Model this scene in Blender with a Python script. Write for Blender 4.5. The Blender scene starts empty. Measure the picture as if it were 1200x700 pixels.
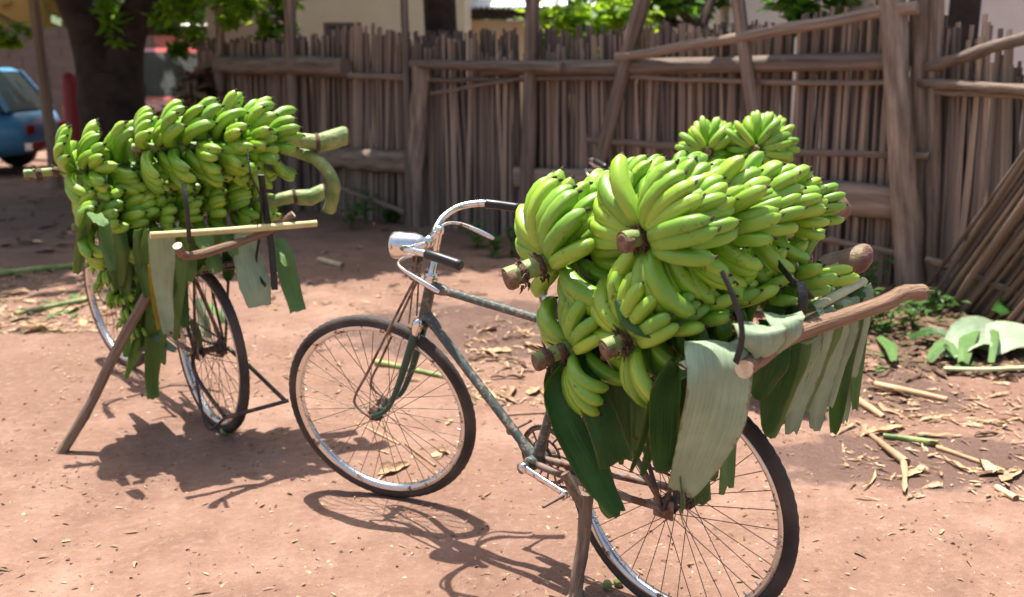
import bpy, math, random
import numpy as np
from mathutils import Matrix, Vector
R = math.radians
rng = random.Random(7)

# ------------------------------------------------------------------ camera, world, sun
scene = bpy.context.scene
col = scene.collection
F_PX, PITCH, CAM_H = 1150.96, 0.2302, 1.4893
cd = bpy.data.cameras.new('camera')
cam = bpy.data.objects.new('camera', cd)
col.objects.link(cam)
cam.location = (0, 0, CAM_H)
cam.rotation_euler = (math.pi / 2 - PITCH, 0, 0)
cd.sensor_width = 36
cd.lens = 36 * F_PX / 1200
cd.clip_end = 600
cd.dof.use_dof = True
cd.dof.focus_distance = 2.7
cd.dof.aperture_fstop = 2.5
scene.camera = cam

SUN_EL, SUN_AZ = R(75.5), R(121)      # azimuth measured from +x towards +y
wd = bpy.data.worlds.new('World')
scene.world = wd
wd.use_nodes = True
nt = wd.node_tree
sky = nt.nodes.new('ShaderNodeTexSky')
sky.sky_type = 'NISHITA'
sky.sun_disc = False
sky.dust_density = 4.0
sky.ozone_density = .6
sky.sun_elevation = SUN_EL
sky.sun_rotation = math.pi / 2 - SUN_AZ
nt.links.new(sky.outputs[0], nt.nodes['Background'].inputs[0])
nt.nodes['Background'].inputs[1].default_value = 0.108
sl = bpy.data.lights.new('sun', 'SUN')
sl.energy = 5.0
sl.angle = R(0.53)
sl.color = (1.0, 0.95, 0.87)
sun = bpy.data.objects.new('sun', sl)
col.objects.link(sun)
sd = Vector((math.cos(SUN_AZ) * math.cos(SUN_EL), math.sin(SUN_AZ) * math.cos(SUN_EL), math.sin(SUN_EL)))
sun.rotation_euler = sd.to_track_quat('Z', 'Y').to_euler()
sun.location = sd * 30
scene.view_settings.view_transform = 'Standard'
scene.view_settings.look = 'None'
scene.view_settings.exposure = 0.92
scene.view_settings.gamma = 1

# ------------------------------------------------------------------ layout helpers
V = Vector

def ray(px, py):
    d = V(((px - 600) / F_PX, 1, (350 - py) / F_PX))
    c, s = math.cos(PITCH), math.sin(PITCH)
    return V((d.x, d.y * c + d.z * s, -d.y * s + d.z * c))

def atY(px, py, Y):
    d = ray(px, py)
    return V((0, 0, CAM_H)) + d * (Y / d.y)

def onG(px, py, z=0.0):
    d = ray(px, py)
    return V((0, 0, CAM_H)) + d * ((z - CAM_H) / d.z)

class Pose:
    def __init__(s, x, y, yaw, lean):
        s.M = Matrix.Translation((x, y, 0)) @ Matrix.Rotation(yaw, 4, 'Z') @ Matrix.Rotation(lean, 4, 'X')
        s.I = s.M.inverted()
        s.x, s.y, s.yaw, s.lean = x, y, yaw, lean
    def w(s, p):
        return s.M @ V(p)
    def px(s, px, py, yl):              # point seen at (px, py) in the vertical plane yl of the bicycle
        o = s.I @ V((0, 0, CAM_H))
        d = s.I.to_3x3() @ ray(px, py)
        return s.M @ (o + d * ((yl - o.y) / d.y))

B1 = Pose(0.4507, 2.4719, 2.4305, -0.0392)
B2 = Pose(-1.2437, 3.9312, 2.2545, -0.0413)
B3 = Pose(1.22, 4.62, 2.42, -0.03)

# ------------------------------------------------------------------ mesh helpers
class MB:
    def __init__(s):
        s.v = []; s.f = []; s.m = []; s.t = []; s.sm = []
    def add(s, vs, fs, mat=0, smooth=True, t=None):
        o = len(s.v)
        s.v += [tuple(p) for p in vs]
        s.f += [tuple(i + o for i in f) for f in fs]
        s.m += [mat] * len(fs)
        s.sm += [smooth] * len(fs)
        s.t += list(t) if t is not None else [(0, 0)] * len(vs)
    def tube(s, pts, rad, n=8, cap=True, mat=0, flat=1.0, smooth=True, wob=0.0, lob=0, caps_mat=None, up=None):
        pts = [V(p) for p in pts]
        if not isinstance(rad, (list, tuple)): rad = [rad] * len(pts)
        N = len(pts)
        tg = []
        for i in range(N):
            a = pts[max(i - 1, 0)]; b = pts[min(i + 1, N - 1)]
            tg.append((b - a).normalized())
        u = V(up) if up else (V((0, 0, 1)) if abs(tg[0].z) < .9 else V((1, 0, 0)))
        vs = []; ts = []
        for i in range(N):
            u = (u - tg[i] * u.dot(tg[i])).normalized()
            w = tg[i].cross(u)
            for k in range(n):
                a = 2 * math.pi * k / n
                r = rad[i] * (1 + (lob * math.cos(5 * a) if lob else 0) + (rng.uniform(-wob, wob) if wob else 0))
                vs.append(pts[i] + u * (math.cos(a) * r) + w * (math.sin(a) * r * flat))
                ts.append((k / n, i / (N - 1)))
        fs = [(i * n + k, i * n + (k + 1) % n, (i + 1) * n + (k + 1) % n, (i + 1) * n + k) for i in range(N - 1) for k in range(n)]
        s.add(vs, fs, mat, smooth, ts)
        if cap:
            cm = mat if caps_mat is None else caps_mat
            s.add(vs[:n], [tuple(range(n))[::-1]], cm, False, ts[:n])
            s.add(vs[-n:], [tuple(range(n))], cm, False, ts[-n:])
    def box(s, lo, hi, mat=0, M=None, jit=0.0):
        x0, y0, z0 = lo; x1, y1, z1 = hi
        vs = [V((x, y, z)) for x in (x0, x1) for y in (y0, y1) for z in (z0, z1)]
        if jit: vs = [p + V((rng.uniform(-jit, jit), rng.uniform(-jit, jit), rng.uniform(-jit, jit))) for p in vs]
        if M: vs = [M @ p for p in vs]
        s.add(vs, [(0, 1, 3, 2), (4, 6, 7, 5), (0, 4, 5, 1), (2, 3, 7, 6), (0, 2, 6, 4), (1, 5, 7, 3)], mat, False)
    def lathe(s, c, ax, prof, n=24, mat=0, closed=False, smooth=True):
        c = V(c); ax = V(ax).normalized()
        u = ax.orthogonal().normalized(); w = ax.cross(u)
        vs = []; P = len(prof)
        for (r, h) in prof:
            for k in range(n):
                a = 2 * math.pi * k / n
                vs.append(c + ax * h + (u * math.cos(a) + w * math.sin(a)) * r)
        L = P if closed else P - 1
        fs = [(i * n + k, i * n + (k + 1) % n, ((i + 1) % P) * n + (k + 1) % n, ((i + 1) % P) * n + k) for i in range(L) for k in range(n)]
        s.add(vs, fs, mat, smooth)
    def ribbon(s, pts, width, side, nu=6, curl=0.0, mats=(0, 1), tear=0.06, th=0.0009, seed=None):
        rr = random.Random(seed if seed is not None else rng.random())
        pts = [V(p) for p in pts]
        # resample with a smooth curve
        q = []
        for i in range(len(pts) - 1):
            p0 = pts[max(i - 1, 0)]; p1 = pts[i]; p2 = pts[i + 1]; p3 = pts[min(i + 2, len(pts) - 1)]
            for k in range(4):
                t = k / 4
                q.append(.5 * (2 * p1 + (p2 - p0) * t + (2 * p0 - 5 * p1 + 4 * p2 - p3) * t * t + (3 * p1 - p0 - 3 * p2 + p3) * t ** 3))
        q.append(pts[-1]); N = len(q)
        cut = [1 - rr.uniform(0, tear) for _ in range(nu)]
        wav = rr.uniform(0, 6)
        top = []; bot = []; ts = []
        sd_ = V(side).normalized()
        if not isinstance(width, (list, tuple)): width = [width] * 2
        for i in range(N):
            a = q[max(i - 1, 0)]; b = q[min(i + 1, N - 1)]
            tn = (b - a).normalized()
            sv = (sd_ - tn * sd_.dot(tn)).normalized()
            nn = tn.cross(sv)
            f = i / (N - 1)
            k = f * (len(width) - 1); j = min(int(k), len(width) - 2)
            w = width[j] * (1 - (k - j)) + width[j + 1] * (k - j)
            for c in range(nu):
                u = 2 * c / (nu - 1) - 1
                p = q[i].copy()
                if f > .7: p = p + (q[int(.7 * (N - 1))] - p) * ((1 - cut[c]) * (f - .7) / .3)
                p = p + sv * (u * w / 2) + nn * (curl * w * u * u + (.006 * math.sin(wav + 5 * f + 3 * u) + .003 * math.sin(wav * 2 + 17 * f) * u) * min(1, w / .05))
                top.append(p + nn * th); bot.append(p - nn * th); ts.append((c / (nu - 1), f))
        fs = [(i * nu + c, i * nu + c + 1, (i + 1) * nu + c + 1, (i + 1) * nu + c) for i in range(N - 1) for c in range(nu - 1)]
        s.add(top, fs, mats[0], True, ts)
        s.add(bot, [f[::-1] for f in fs], mats[1], True, ts)
    def mesh(s, name, mats):
        me = bpy.data.meshes.new(name)
        me.from_pydata(s.v, [], s.f)
        for m in mats: me.materials.append(m)
        me.polygons.foreach_set('material_index', s.m)
        me.polygons.foreach_set('use_smooth', s.sm)
        at = me.attributes.new('tuv', 'FLOAT_VECTOR', 'POINT')
        at.data.foreach_set('vector', [c for t in s.t for c in (t[0], t[1], 0.0)])
        me.update()
        return me
    def build(s, name, mats, parent=None, M=None):
        if not isinstance(mats, (list, tuple)): mats = [mats]
        return link(name, s.mesh(name, mats), parent, M)

def link(name, me, parent=None, M=None):
    o = bpy.data.objects.new(name, me)
    col.objects.link(o)
    if parent: o.parent = parent
    if M is not None: o.matrix_basis = M
    return o

def tag(o, label, cat, group=None):
    o['label'] = label; o['category'] = cat
    if group: o['group'] = group
    return o

def thing(name, label, cat, M=None, group=None):
    o = bpy.data.objects.new(name, None)
    col.objects.link(o)
    if M is not None: o.matrix_basis = M
    o.empty_display_size = .1
    return tag(o, label, cat, group)

def struct(o, kind='structure'):
    o['kind'] = kind
    return o

def bez(pts, k=5):
    pts = [V(p) for p in pts]; q = []
    for i in range(len(pts) - 1):
        p0 = pts[max(i - 1, 0)]; p1 = pts[i]; p2 = pts[i + 1]; p3 = pts[min(i + 2, len(pts) - 1)]
        for j in range(k):
            t = j / k
            q.append(.5 * (2 * p1 + (p2 - p0) * t + (2 * p0 - 5 * p1 + 4 * p2 - p3) * t * t + (3 * p1 - p0 - 3 * p2 + p3) * t ** 3))
    q.append(pts[-1])
    return q

# ------------------------------------------------------------------ materials
class NM:
    def __init__(s, name):
        s.mat = bpy.data.materials.new(name); s.mat.use_nodes = True
        s.nt = s.mat.node_tree; s.b = s.nt.nodes['Principled BSDF']; s.out = s.nt.nodes['Material Output']
    def n(s, typ, **kw):
        nd = s.nt.nodes.new(typ)
        for k, v in kw.items():
            if hasattr(nd, k) and not k.startswith('in_'): setattr(nd, k, v)
        return nd
    def l(s, a, b): s.nt.links.new(a, b)
    def coord(s, which='Object', scale=(1, 1, 1)):
        tc = s.n('ShaderNodeTexCoord'); mp = s.n('ShaderNodeMapping')
        mp.inputs['Scale'].default_value = scale
        if which == 'World':
            g = s.n('ShaderNodeNewGeometry'); s.l(g.outputs['Position'], mp.inputs[0])
        elif which == 'tuv':
            a = s.n('ShaderNodeAttribute'); a.attribute_name = 'tuv'; s.l(a.outputs['Vector'], mp.inputs[0])
        else: s.l(tc.outputs[which], mp.inputs[0])
        return mp.outputs[0]
    def noise(s, co, scale, detail=4, rough=.55):
        t = s.n('ShaderNodeTexNoise'); t.inputs['Scale'].default_value = scale
        t.inputs['Detail'].default_value = detail; t.inputs['Roughness'].default_value = rough
        s.l(co, t.inputs['Vector'])
        return t.outputs['Fac']
    def ramp(s, fac, stops):
        r = s.n('ShaderNodeValToRGB'); el = r.color_ramp.elements
        while len(el) < len(stops): el.new(.5)
        for e, (p, c) in zip(el, stops):
            e.position = p; e.color = (*c, 1) if len(c) == 3 else c
        s.l(fac, r.inputs[0])
        return r.outputs[0]
    def mix(s, fac, a, b, mode='MIX'):
        m = s.n('ShaderNodeMix'); m.data_type = 'RGBA'; m.blend_type = mode
        for sock, v in ((m.inputs[0], fac), (m.inputs[6], a), (m.inputs[7], b)):
            if isinstance(v, (int, float)): sock.default_value = v
            elif isinstance(v, tuple): sock.default_value = (*v, 1)
            else: s.l(v, sock)
        return m.outputs[2]
    def math(s, op, a, b=0.0):
        m = s.n('ShaderNodeMath'); m.operation = op
        for sock, v in ((m.inputs[0], a), (m.inputs[1], b)):
            if isinstance(v, (int, float)): sock.default_value = v
            else: s.l(v, sock)
        return m.outputs[0]
    def bump(s, h, strength=.3, dist=.01):
        b = s.n('ShaderNodeBump'); b.inputs['Strength'].default_value = strength; b.inputs['Distance'].default_value = dist
        s.l(h, b.inputs['Height']); s.l(b.outputs[0], s.b.inputs['Normal'])
    def rand(s):
        return s.n('ShaderNodeObjectInfo').outputs['Random']
    def set(s, **kw):
        names = {'color': 'Base Color', 'rough': 'Roughness', 'metal': 'Metallic', 'spec': 'Specular IOR Level', 'coat': 'Coat Weight'}
        for k, v in kw.items():
            sock = s.b.inputs[names[k]]
            if isinstance(v, (int, float)): sock.default_value = v
            elif isinstance(v, tuple): sock.default_value = (*v, 1)
            else: s.l(v, sock)
        return s

def grey(v): return (v, v, v)

def mottled(name, c1, c2, scale=8, rough=.7, bump=.3, bscale=None, metal=0, stretch=(1, 1, 1), vary=.0, dist=.01, which='Object'):
    m = NM(name); co = m.coord(which, stretch)
    f = m.noise(co, scale, 5)
    c = m.ramp(f, [(.3, c1), (.7, c2)])
    if vary:
        r = m.ramp(m.rand(), [(0, grey(1 - vary)), (1, grey(1 + vary))])
        c = m.mix(1.0, c, r, 'MULTIPLY')
    m.set(color=c, rough=rough, metal=metal)
    if bump: m.bump(m.noise(co, bscale or scale * 4, 4), bump, dist)
    return m.mat

def banana_mat():
    m = NM('banana_skin')
    a = m.n('ShaderNodeAttribute'); a.attribute_name = 'tuv'
    sp = m.n('ShaderNodeSeparateXYZ'); m.l(a.outputs['Vector'], sp.inputs[0])
    c = m.ramp(sp.outputs['Y'], [(0, (.085, .20, .024)), (.12, (.135, .31, .026)), (.35, (.222, .415, .028)), (.8, (.238, .43, .031)), (1, (.17, .29, .03))])
    tint = m.ramp(m.rand(), [(0, (.62, .76, .8)), (.3, (.90, .95, 1)), (.7, (1.08, 1.02, .95)), (1, (1.42, 1.16, 1.2))])
    c = m.mix(1.0, c, tint, 'MULTIPLY')
    co = m.coord('World')
    big = m.noise(co, 14, 3)
    c = m.mix(m.ramp(big, [(.42, grey(0)), (.7, grey(.35))]), c, (.30, .48, .055))
    # scuffs: thin brown marks and small freckles
    st = m.noise(m.coord('World', (1, 1, 1)), 60, 5, .7)
    scuff = m.math('MULTIPLY', m.ramp(st, [(.56, grey(0)), (.66, grey(1))]), m.ramp(m.noise(co, 8, 3), [(.52, grey(0)), (.60, grey(.85))]))
    c = m.mix(scuff, c, (.06, .04, .018))
    fl = m.ramp(m.noise(co, 210, 2), [(.70, grey(0)), (.75, grey(.75))])
    c = m.mix(fl, c, (.09, .075, .02))
    m.set(color=c, rough=m.ramp(m.noise(co, 40, 3), [(.3, grey(.29)), (.7, grey(.45))]), spec=.6)
    m.b.inputs['Subsurface Weight'].default_value = .02
    m.b.inputs['Subsurface Radius'].default_value = (.006, .010, .002)
    m.b.inputs['Subsurface Scale'].default_value = 1.0
    m.bump(m.noise(co, 90, 3), .08, .004)
    return m.mat

def leaf_mat(name, c1, c2, rough=.45, trans=.25, vein=46, tcol=(.25, .42, .04)):
    m = NM(name)
    co = m.coord('tuv', (1, .05, 1))
    w = m.noise(co, vein, 3, .6)
    c = m.ramp(w, [(.3, c1), (.7, c2)])
    blot = m.noise(m.coord('World'), 11, 4)
    c = m.mix(m.ramp(blot, [(.45, grey(0)), (.75, grey(.5))]), c, tuple(x * 1.35 for x in c2))
    dry = m.ramp(m.noise(m.coord('World'), 23, 5, .7), [(.66, grey(0)), (.74, grey(.8))])
    c = m.mix(dry, c, (.16, .10, .04))
    a = m.n('ShaderNodeAttribute'); a.attribute_name = 'tuv'
    sp = m.n('ShaderNodeSeparateXYZ'); m.l(a.outputs['Vector'], sp.inputs[0])
    ed = m.math('ABSOLUTE', m.math('SUBTRACT', sp.outputs['X'], .5))
    em = m.ramp(m.math('ADD', m.math('MAXIMUM', m.math('MULTIPLY', ed, 2.0), m.math('MULTIPLY', sp.outputs['Y'], .93)), m.math('MULTIPLY', m.math('SUBTRACT', m.noise(m.coord('World'), 34, 4), .5), .5)), [(.93, grey(0)), (1.08, grey(.75))])
    c = m.mix(em, c, (.20, .13, .055))
    m.set(color=c, rough=rough, spec=.35)
    m.bump(w, .5, .006)
    tr = m.n('ShaderNodeBsdfTranslucent'); tr.inputs[0].default_value = (*tcol, 1)
    mx = m.n('ShaderNodeMixShader'); mx.inputs[0].default_value = trans
    m.l(m.b.outputs[0], mx.inputs[1]); m.l(tr.outputs[0], mx.inputs[2]); m.l(mx.outputs[0], m.out.inputs[0])
    return m.mat

def foliage_mat(name, c1, c2, tcol, trans=.4):
    m = NM(name)
    c = m.ramp(m.noise(m.coord('World'), 3.5, 4), [(.3, c1), (.7, c2)])
    m.set(color=c, rough=.5, spec=.3)
    tr = m.n('ShaderNodeBsdfTranslucent'); tr.inputs[0].default_value = (*tcol, 1)
    mx = m.n('ShaderNodeMixShader'); mx.inputs[0].default_value = trans
    m.l(m.b.outputs[0], mx.inputs[1]); m.l(tr.outputs[0], mx.inputs[2]); m.l(mx.outputs[0], m.out.inputs[0])
    return m.mat

def wood_mat(name, c1, c2, vary=.3, rough=.85, along='Z', sc=14, bump=.6):
    m = NM(name)
    s = {'Z': (1, 1, .07), 'X': (.07, 1, 1), 'N': (1, 1, 1), 'T': (.55, .22, 1)}[along]
    co = m.coord('tuv' if along == 'T' else 'Object', s)
    f = m.noise(co, sc, 6, .65)
    c = m.ramp(f, [(.25, c1), (.5, tuple((a + b) / 2 for a, b in zip(c1, c2))), (.75, c2)])
    tint = m.ramp(m.rand(), [(0, (1 - vary, 1 - vary, 1 - vary * .9)), (.5, (1, .97, .95)), (1, (1 + vary, 1 + vary * .9, 1 + vary * .75))])
    c = m.mix(1.0, c, tint, 'MULTIPLY')
    m.set(color=c, rough=rough, spec=.25)
    m.bump(m.noise(co, sc * 3, 4), bump, .01)
    return m.mat

def paint_mat(name, c, rust, amount=.5, rough=.4, scale=18, metal=0.0):
    m = NM(name); co = m.coord('Object')
    f = m.noise(co, scale, 6, .7)
    k = m.ramp(f, [(amount, grey(0)), (amount + .05, grey(1))])
    m.set(color=m.mix(k, c, m.ramp(m.noise(co, scale * 3, 4), [(.3, rust), (.7, tuple(min(1, x * 1.7) for x in rust))])), rough=m.ramp(k, [(0, grey(rough)), (1, grey(.75))]), metal=metal)
    m.bump(f, .12, .004)
    return m.mat

def plain(name, c, rough=.5, metal=0.0, spec=.5):
    m = NM(name); co = m.coord('Object')
    f = m.noise(co, 25, 5, .7)
    m.set(color=m.ramp(f, [(.25, tuple(x * .8 for x in c)), (.75, tuple(min(1, x * 1.15) for x in c))]), rough=m.ramp(f, [(.3, grey(max(rough - .06, .02))), (.7, grey(min(rough + .12, 1)))]), metal=metal, spec=spec)
    return m.mat

MT = {}
MT['banana'] = banana_mat()
MT['tip'] = mottled('dried_blossom', (.015, .01, .007), (.09, .055, .03), 60, .9, .5)
MT['stalk'] = mottled('fruit_stalk', (.10, .17, .04), (.36, .42, .15), 13, .55, .5, 60)
MT['scar'] = mottled('stalk_scar', (.05, .03, .02), (.22, .13, .08), 50, .9, .8)
MT['cut'] = mottled('cut_stalk', (.11, .06, .035), (.30, .19, .11), 70, .85, .6)
MT['bud'] = mottled('flower_stub', (.11, .032, .036), (.25, .20, .09), 22, .55, .5, 90, which='World')
MT['leaf_top'] = leaf_mat('leaf_upper_side', (.012, .050, .012), (.055, .165, .028), .36, .25)
MT['leaf_under'] = leaf_mat('leaf_under_side', (.23, .33, .20), (.40, .50, .33), .5, .14, tcol=(.3, .46, .12))
MT['leaf_mid'] = leaf_mat('leaf_pale_green', (.09, .19, .05), (.17, .30, .09), .5, .25)
MT['leaf_yellow'] = leaf_mat('leaf_yellowing', (.35, .22, .02), (.55, .40, .04), .55, .2, tcol=(.6, .4, .03))
MT['midrib'] = mottled('leaf_midrib', (.42, .47, .25), (.62, .62, .40), 12, .45, .2, stretch=(1, 1, 1))
MT['rubber'] = mottled('rubber_strap', (.010, .010, .011), (.03, .03, .032), 30, .55, .3)
MT['tyre'] = mottled('tyre_rubber', (.014, .013, .013), (.085, .066, .055), 7, .8, .5, 160, dist=.004)
MT['tyre_dusty'] = mottled('dusty_tyre_rubber', (.05, .035, .03), (.17, .12, .095), 9, .85, .5, 120, dist=.004)
MT['rim'] = paint_mat('rim_chrome', (.70, .69, .68), (.20, .11, .06), .57, .27, 30, 1.0)
MT['spoke'] = plain('spoke_steel', (.20, .155, .125), .5, .8)
MT['chrome'] = paint_mat('worn_chrome', (.78, .76, .73), (.24, .14, .08), .57, .2, 34, 1.0)
MT['frame'] = paint_mat('chipped_green_enamel', (.052, .072, .066), (.15, .115, .09), .52, .4, 55)
MT['fork'] = paint_mat('dark_green_enamel', (.012, .06, .045), (.15, .10, .075), .60, .3, 24)
MT['rust'] = paint_mat('rusted_steel', (.20, .14, .11), (.10, .045, .022), .5, .6, 20)
MT['darksteel'] = paint_mat('greasy_steel', (.035, .03, .028), (.11, .06, .035), .52, .5, 24)
MT['grip'] = plain('black_grip', (.013, .013, .014), .32)
MT['glass'] = plain('lamp_glass', (.75, .75, .72), .08)
MT['pole'] = wood_mat('debarked_pole', (.13, .075, .048), (.40, .265, .175), .1, .85, 'T', 24, .8)
MT['prop'] = wood_mat('grey_prop_wood', (.12, .085, .062), (.40, .305, .225), .1, .9, 'T', 20, .9)
MT['freshcut'] = mottled('fresh_cut_wood', (.55, .42, .24), (.80, .68, .47), 40, .7, .3)
MT['reed'] = wood_mat('weathered_palm_stalk', (.135, .103, .082), (.42, .325, .255), .5)
MT['oldwood'] = wood_mat('weathered_timber', (.07, .052, .041), (.42, .325, .255), .25, along='T', sc=20, bump=1.0)
MT['bark'] = wood_mat('tree_bark', (.022, .014, .011), (.075, .05, .038), .1, along='N', sc=7, bump=1.0)
MT['dry'] = wood_mat('dry_leaf_scrap', (.24, .135, .075), (.60, .42, .26), .5, .75, 'N', 5, .6)
MT['drydark'] = wood_mat('rotting_leaf_scrap', (.07, .042, .028), (.27, .175, .11), .4, .85, 'N', 5, .6)
MT['fol_bright'] = foliage_mat('young_leaves', (.10, .22, .015), (.20, .36, .03), (.42, .62, .04), .5)
MT['fol_mid'] = foliage_mat('green_leaves', (.03, .10, .014), (.07, .19, .022), (.18, .40, .03), .4)
MT['fol_dark'] = foliage_mat('dark_leaves', (.014, .05, .011), (.035, .10, .017), (.09, .22, .02), .3)
MT['weed'] = foliage_mat('weed_leaves', (.03, .10, .02), (.08, .20, .035), (.14, .30, .03), .3)

def litter_mat(name, stops):
    m = NM(name); co = m.coord('World')
    c = m.ramp(m.noise(co, 38, 1, .4), stops)
    c = m.mix(m.ramp(m.noise(co, 6, 3), [(.4, grey(0)), (.65, grey(.55))]), c, (.17, .10, .062))
    m.set(color=c, rough=.85, spec=.25); m.bump(m.noise(co, 200, 3), .4, .003)
    return m.mat
MT['litter'] = litter_mat('broken_litter', [(.30, (.13, .072, .042)), (.42, (.30, .18, .10)), (.52, (.46, .31, .19)), (.60, (.60, .46, .31)), (.70, (.36, .17, .07))])

def ground_mat():
    m = NM('red_dirt')
    co = m.coord('World')
    big = m.noise(co, .55, 5, .6); mid = m.noise(co, 3.2, 6, .65); fine = m.noise(co, 26, 6, .7); grit = m.noise(co, 160, 3, .6)
    c = m.ramp(mid, [(.28, (.19, .102, .070)), (.5, (.285, .165, .116)), (.72, (.37, .232, .172))])
    c = m.mix(m.ramp(big, [(.40, grey(0)), (.60, grey(.75))]), c, (.20, .108, .074))
    c = m.mix(m.ramp(fine, [(.5, grey(0)), (.74, grey(.5))]), c, (.40, .27, .205))
    c = m.mix(m.ramp(fine, [(.25, grey(.55)), (.42, grey(0))]), c, (.17, .09, .064))
    spk = m.ramp(grit, [(.68, grey(0)), (.74, grey(.65))])
    c = m.mix(spk, c, (.46, .34, .27))
    # damp mud: two places where water has stood
    def spot(x, y, rx, ry):
        mp = m.n('ShaderNodeMapping'); g = m.n('ShaderNodeNewGeometry')
        mp.inputs['Location'].default_value = (-x / rx, -y / ry, 0); mp.inputs['Scale'].default_value = (1 / rx, 1 / ry, 0)
        m.l(g.outputs['Position'], mp.inputs[0])
        ln = m.n('ShaderNodeVectorMath'); ln.operation = 'LENGTH'; m.l(mp.outputs[0], ln.inputs[0])
        return m.ramp(ln.outputs['Value'], [(.3, grey(1)), (1.0, grey(0))])
    sp = m.math('MAXIMUM', spot(1.62, 3.58, .95, .40), spot(.0, 5.6, 1.5, .95))
    sp = m.math('MAXIMUM', sp, spot(1.5, 4.5, .9, .6))
    wet = m.ramp(m.math('ADD', m.math('MULTIPLY', sp, .92), m.math('MULTIPLY', m.math('SUBTRACT', m.noise(co, 5.5, 5, .65), .5), 1.1)), [(.30, grey(0)), (.46, grey(1))])
    c = m.mix(m.math('MULTIPLY', wet, .72), c, (.105, .058, .046))
    m.set(color=c, spec=.4)
    rg = m.ramp(m.math('ADD', m.math('MULTIPLY', wet, .75), m.math('MULTIPLY', m.noise(co, 30, 3), .25)), [(.3, grey(.92)), (.98, grey(.22))])
    m.set(rough=rg)
    h = m.math('ADD', m.math('MULTIPLY', mid, .55), m.math('ADD', m.math('MULTIPLY', fine, .38), m.math('MULTIPLY', grit, .09)))
    m.bump(h, 1.0, .045)
    return m.mat
MT['dirt'] = ground_mat()

# ------------------------------------------------------------------ ground
from mathutils import noise as mnoise
def gz(x, y):
    near = 1.0
    for (cx, cy) in ((B1.x, B1.y), (-.36, 3.24), (-1.2, 3.9), (-2.0, 4.85), (.19, 2.58), (-1.8, 3.67)):
        d = math.hypot(x - cx, y - cy)
        near = min(near, max(0, (d - .06) / .22))
    h = .022 * mnoise.noise((x * .8, y * .8, 0)) + .010 * mnoise.noise((x * 2.7, y * 2.7, 3)) + .007 * mnoise.noise((x * 7, y * 7, 5)) + .0035 * mnoise.noise((x * 19, y * 19, 8)) - .006 * max(0, mnoise.noise((x * 4.3, y * 4.3, 11)) - .25) * 4
    if y > 12: h *= max(0, 1 - (y - 12) / 6)
    return h * near

def axis(dense0, dense1, step, far0, far1):
    a = list(np.arange(dense0, dense1, step))
    s = step; x = a[-1]; up = []
    while x < far1:
        s *= 1.18; x += s; up.append(x)
    s = step; x = a[0]; dn = []
    while x > far0:
        s *= 1.18; x -= s; dn.append(x)
    return dn[::-1] + a + up
gx = axis(-3.2, 3.6, .027, -220, 220); gy = axis(1.5, 8.0, .027, -120, 320)
gv = [(x, y, gz(x, y)) for y in gy for x in gx]
nx = len(gx)
gf = [(j * nx + i, j * nx + i + 1, (j + 1) * nx + i + 1, (j + 1) * nx + i) for j in range(len(gy) - 1) for i in range(nx - 1)]
gm = bpy.data.meshes.new('ground'); gm.from_pydata(gv, [], gf); gm.materials.append(MT['dirt'])
gm.polygons.foreach_set('use_smooth', [True] * len(gf))
struct(link('ground', gm))

# ------------------------------------------------------------------ bicycle
RW = .352
HA = R(67)
PIV = V((1.10199, 0, .32561))
AX = V((-math.cos(HA), 0, math.sin(HA)))
BBp = V((.485, 0, .335)); HT = V((.905, 0, .830)); HB = V((.950, 0, .692))

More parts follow.
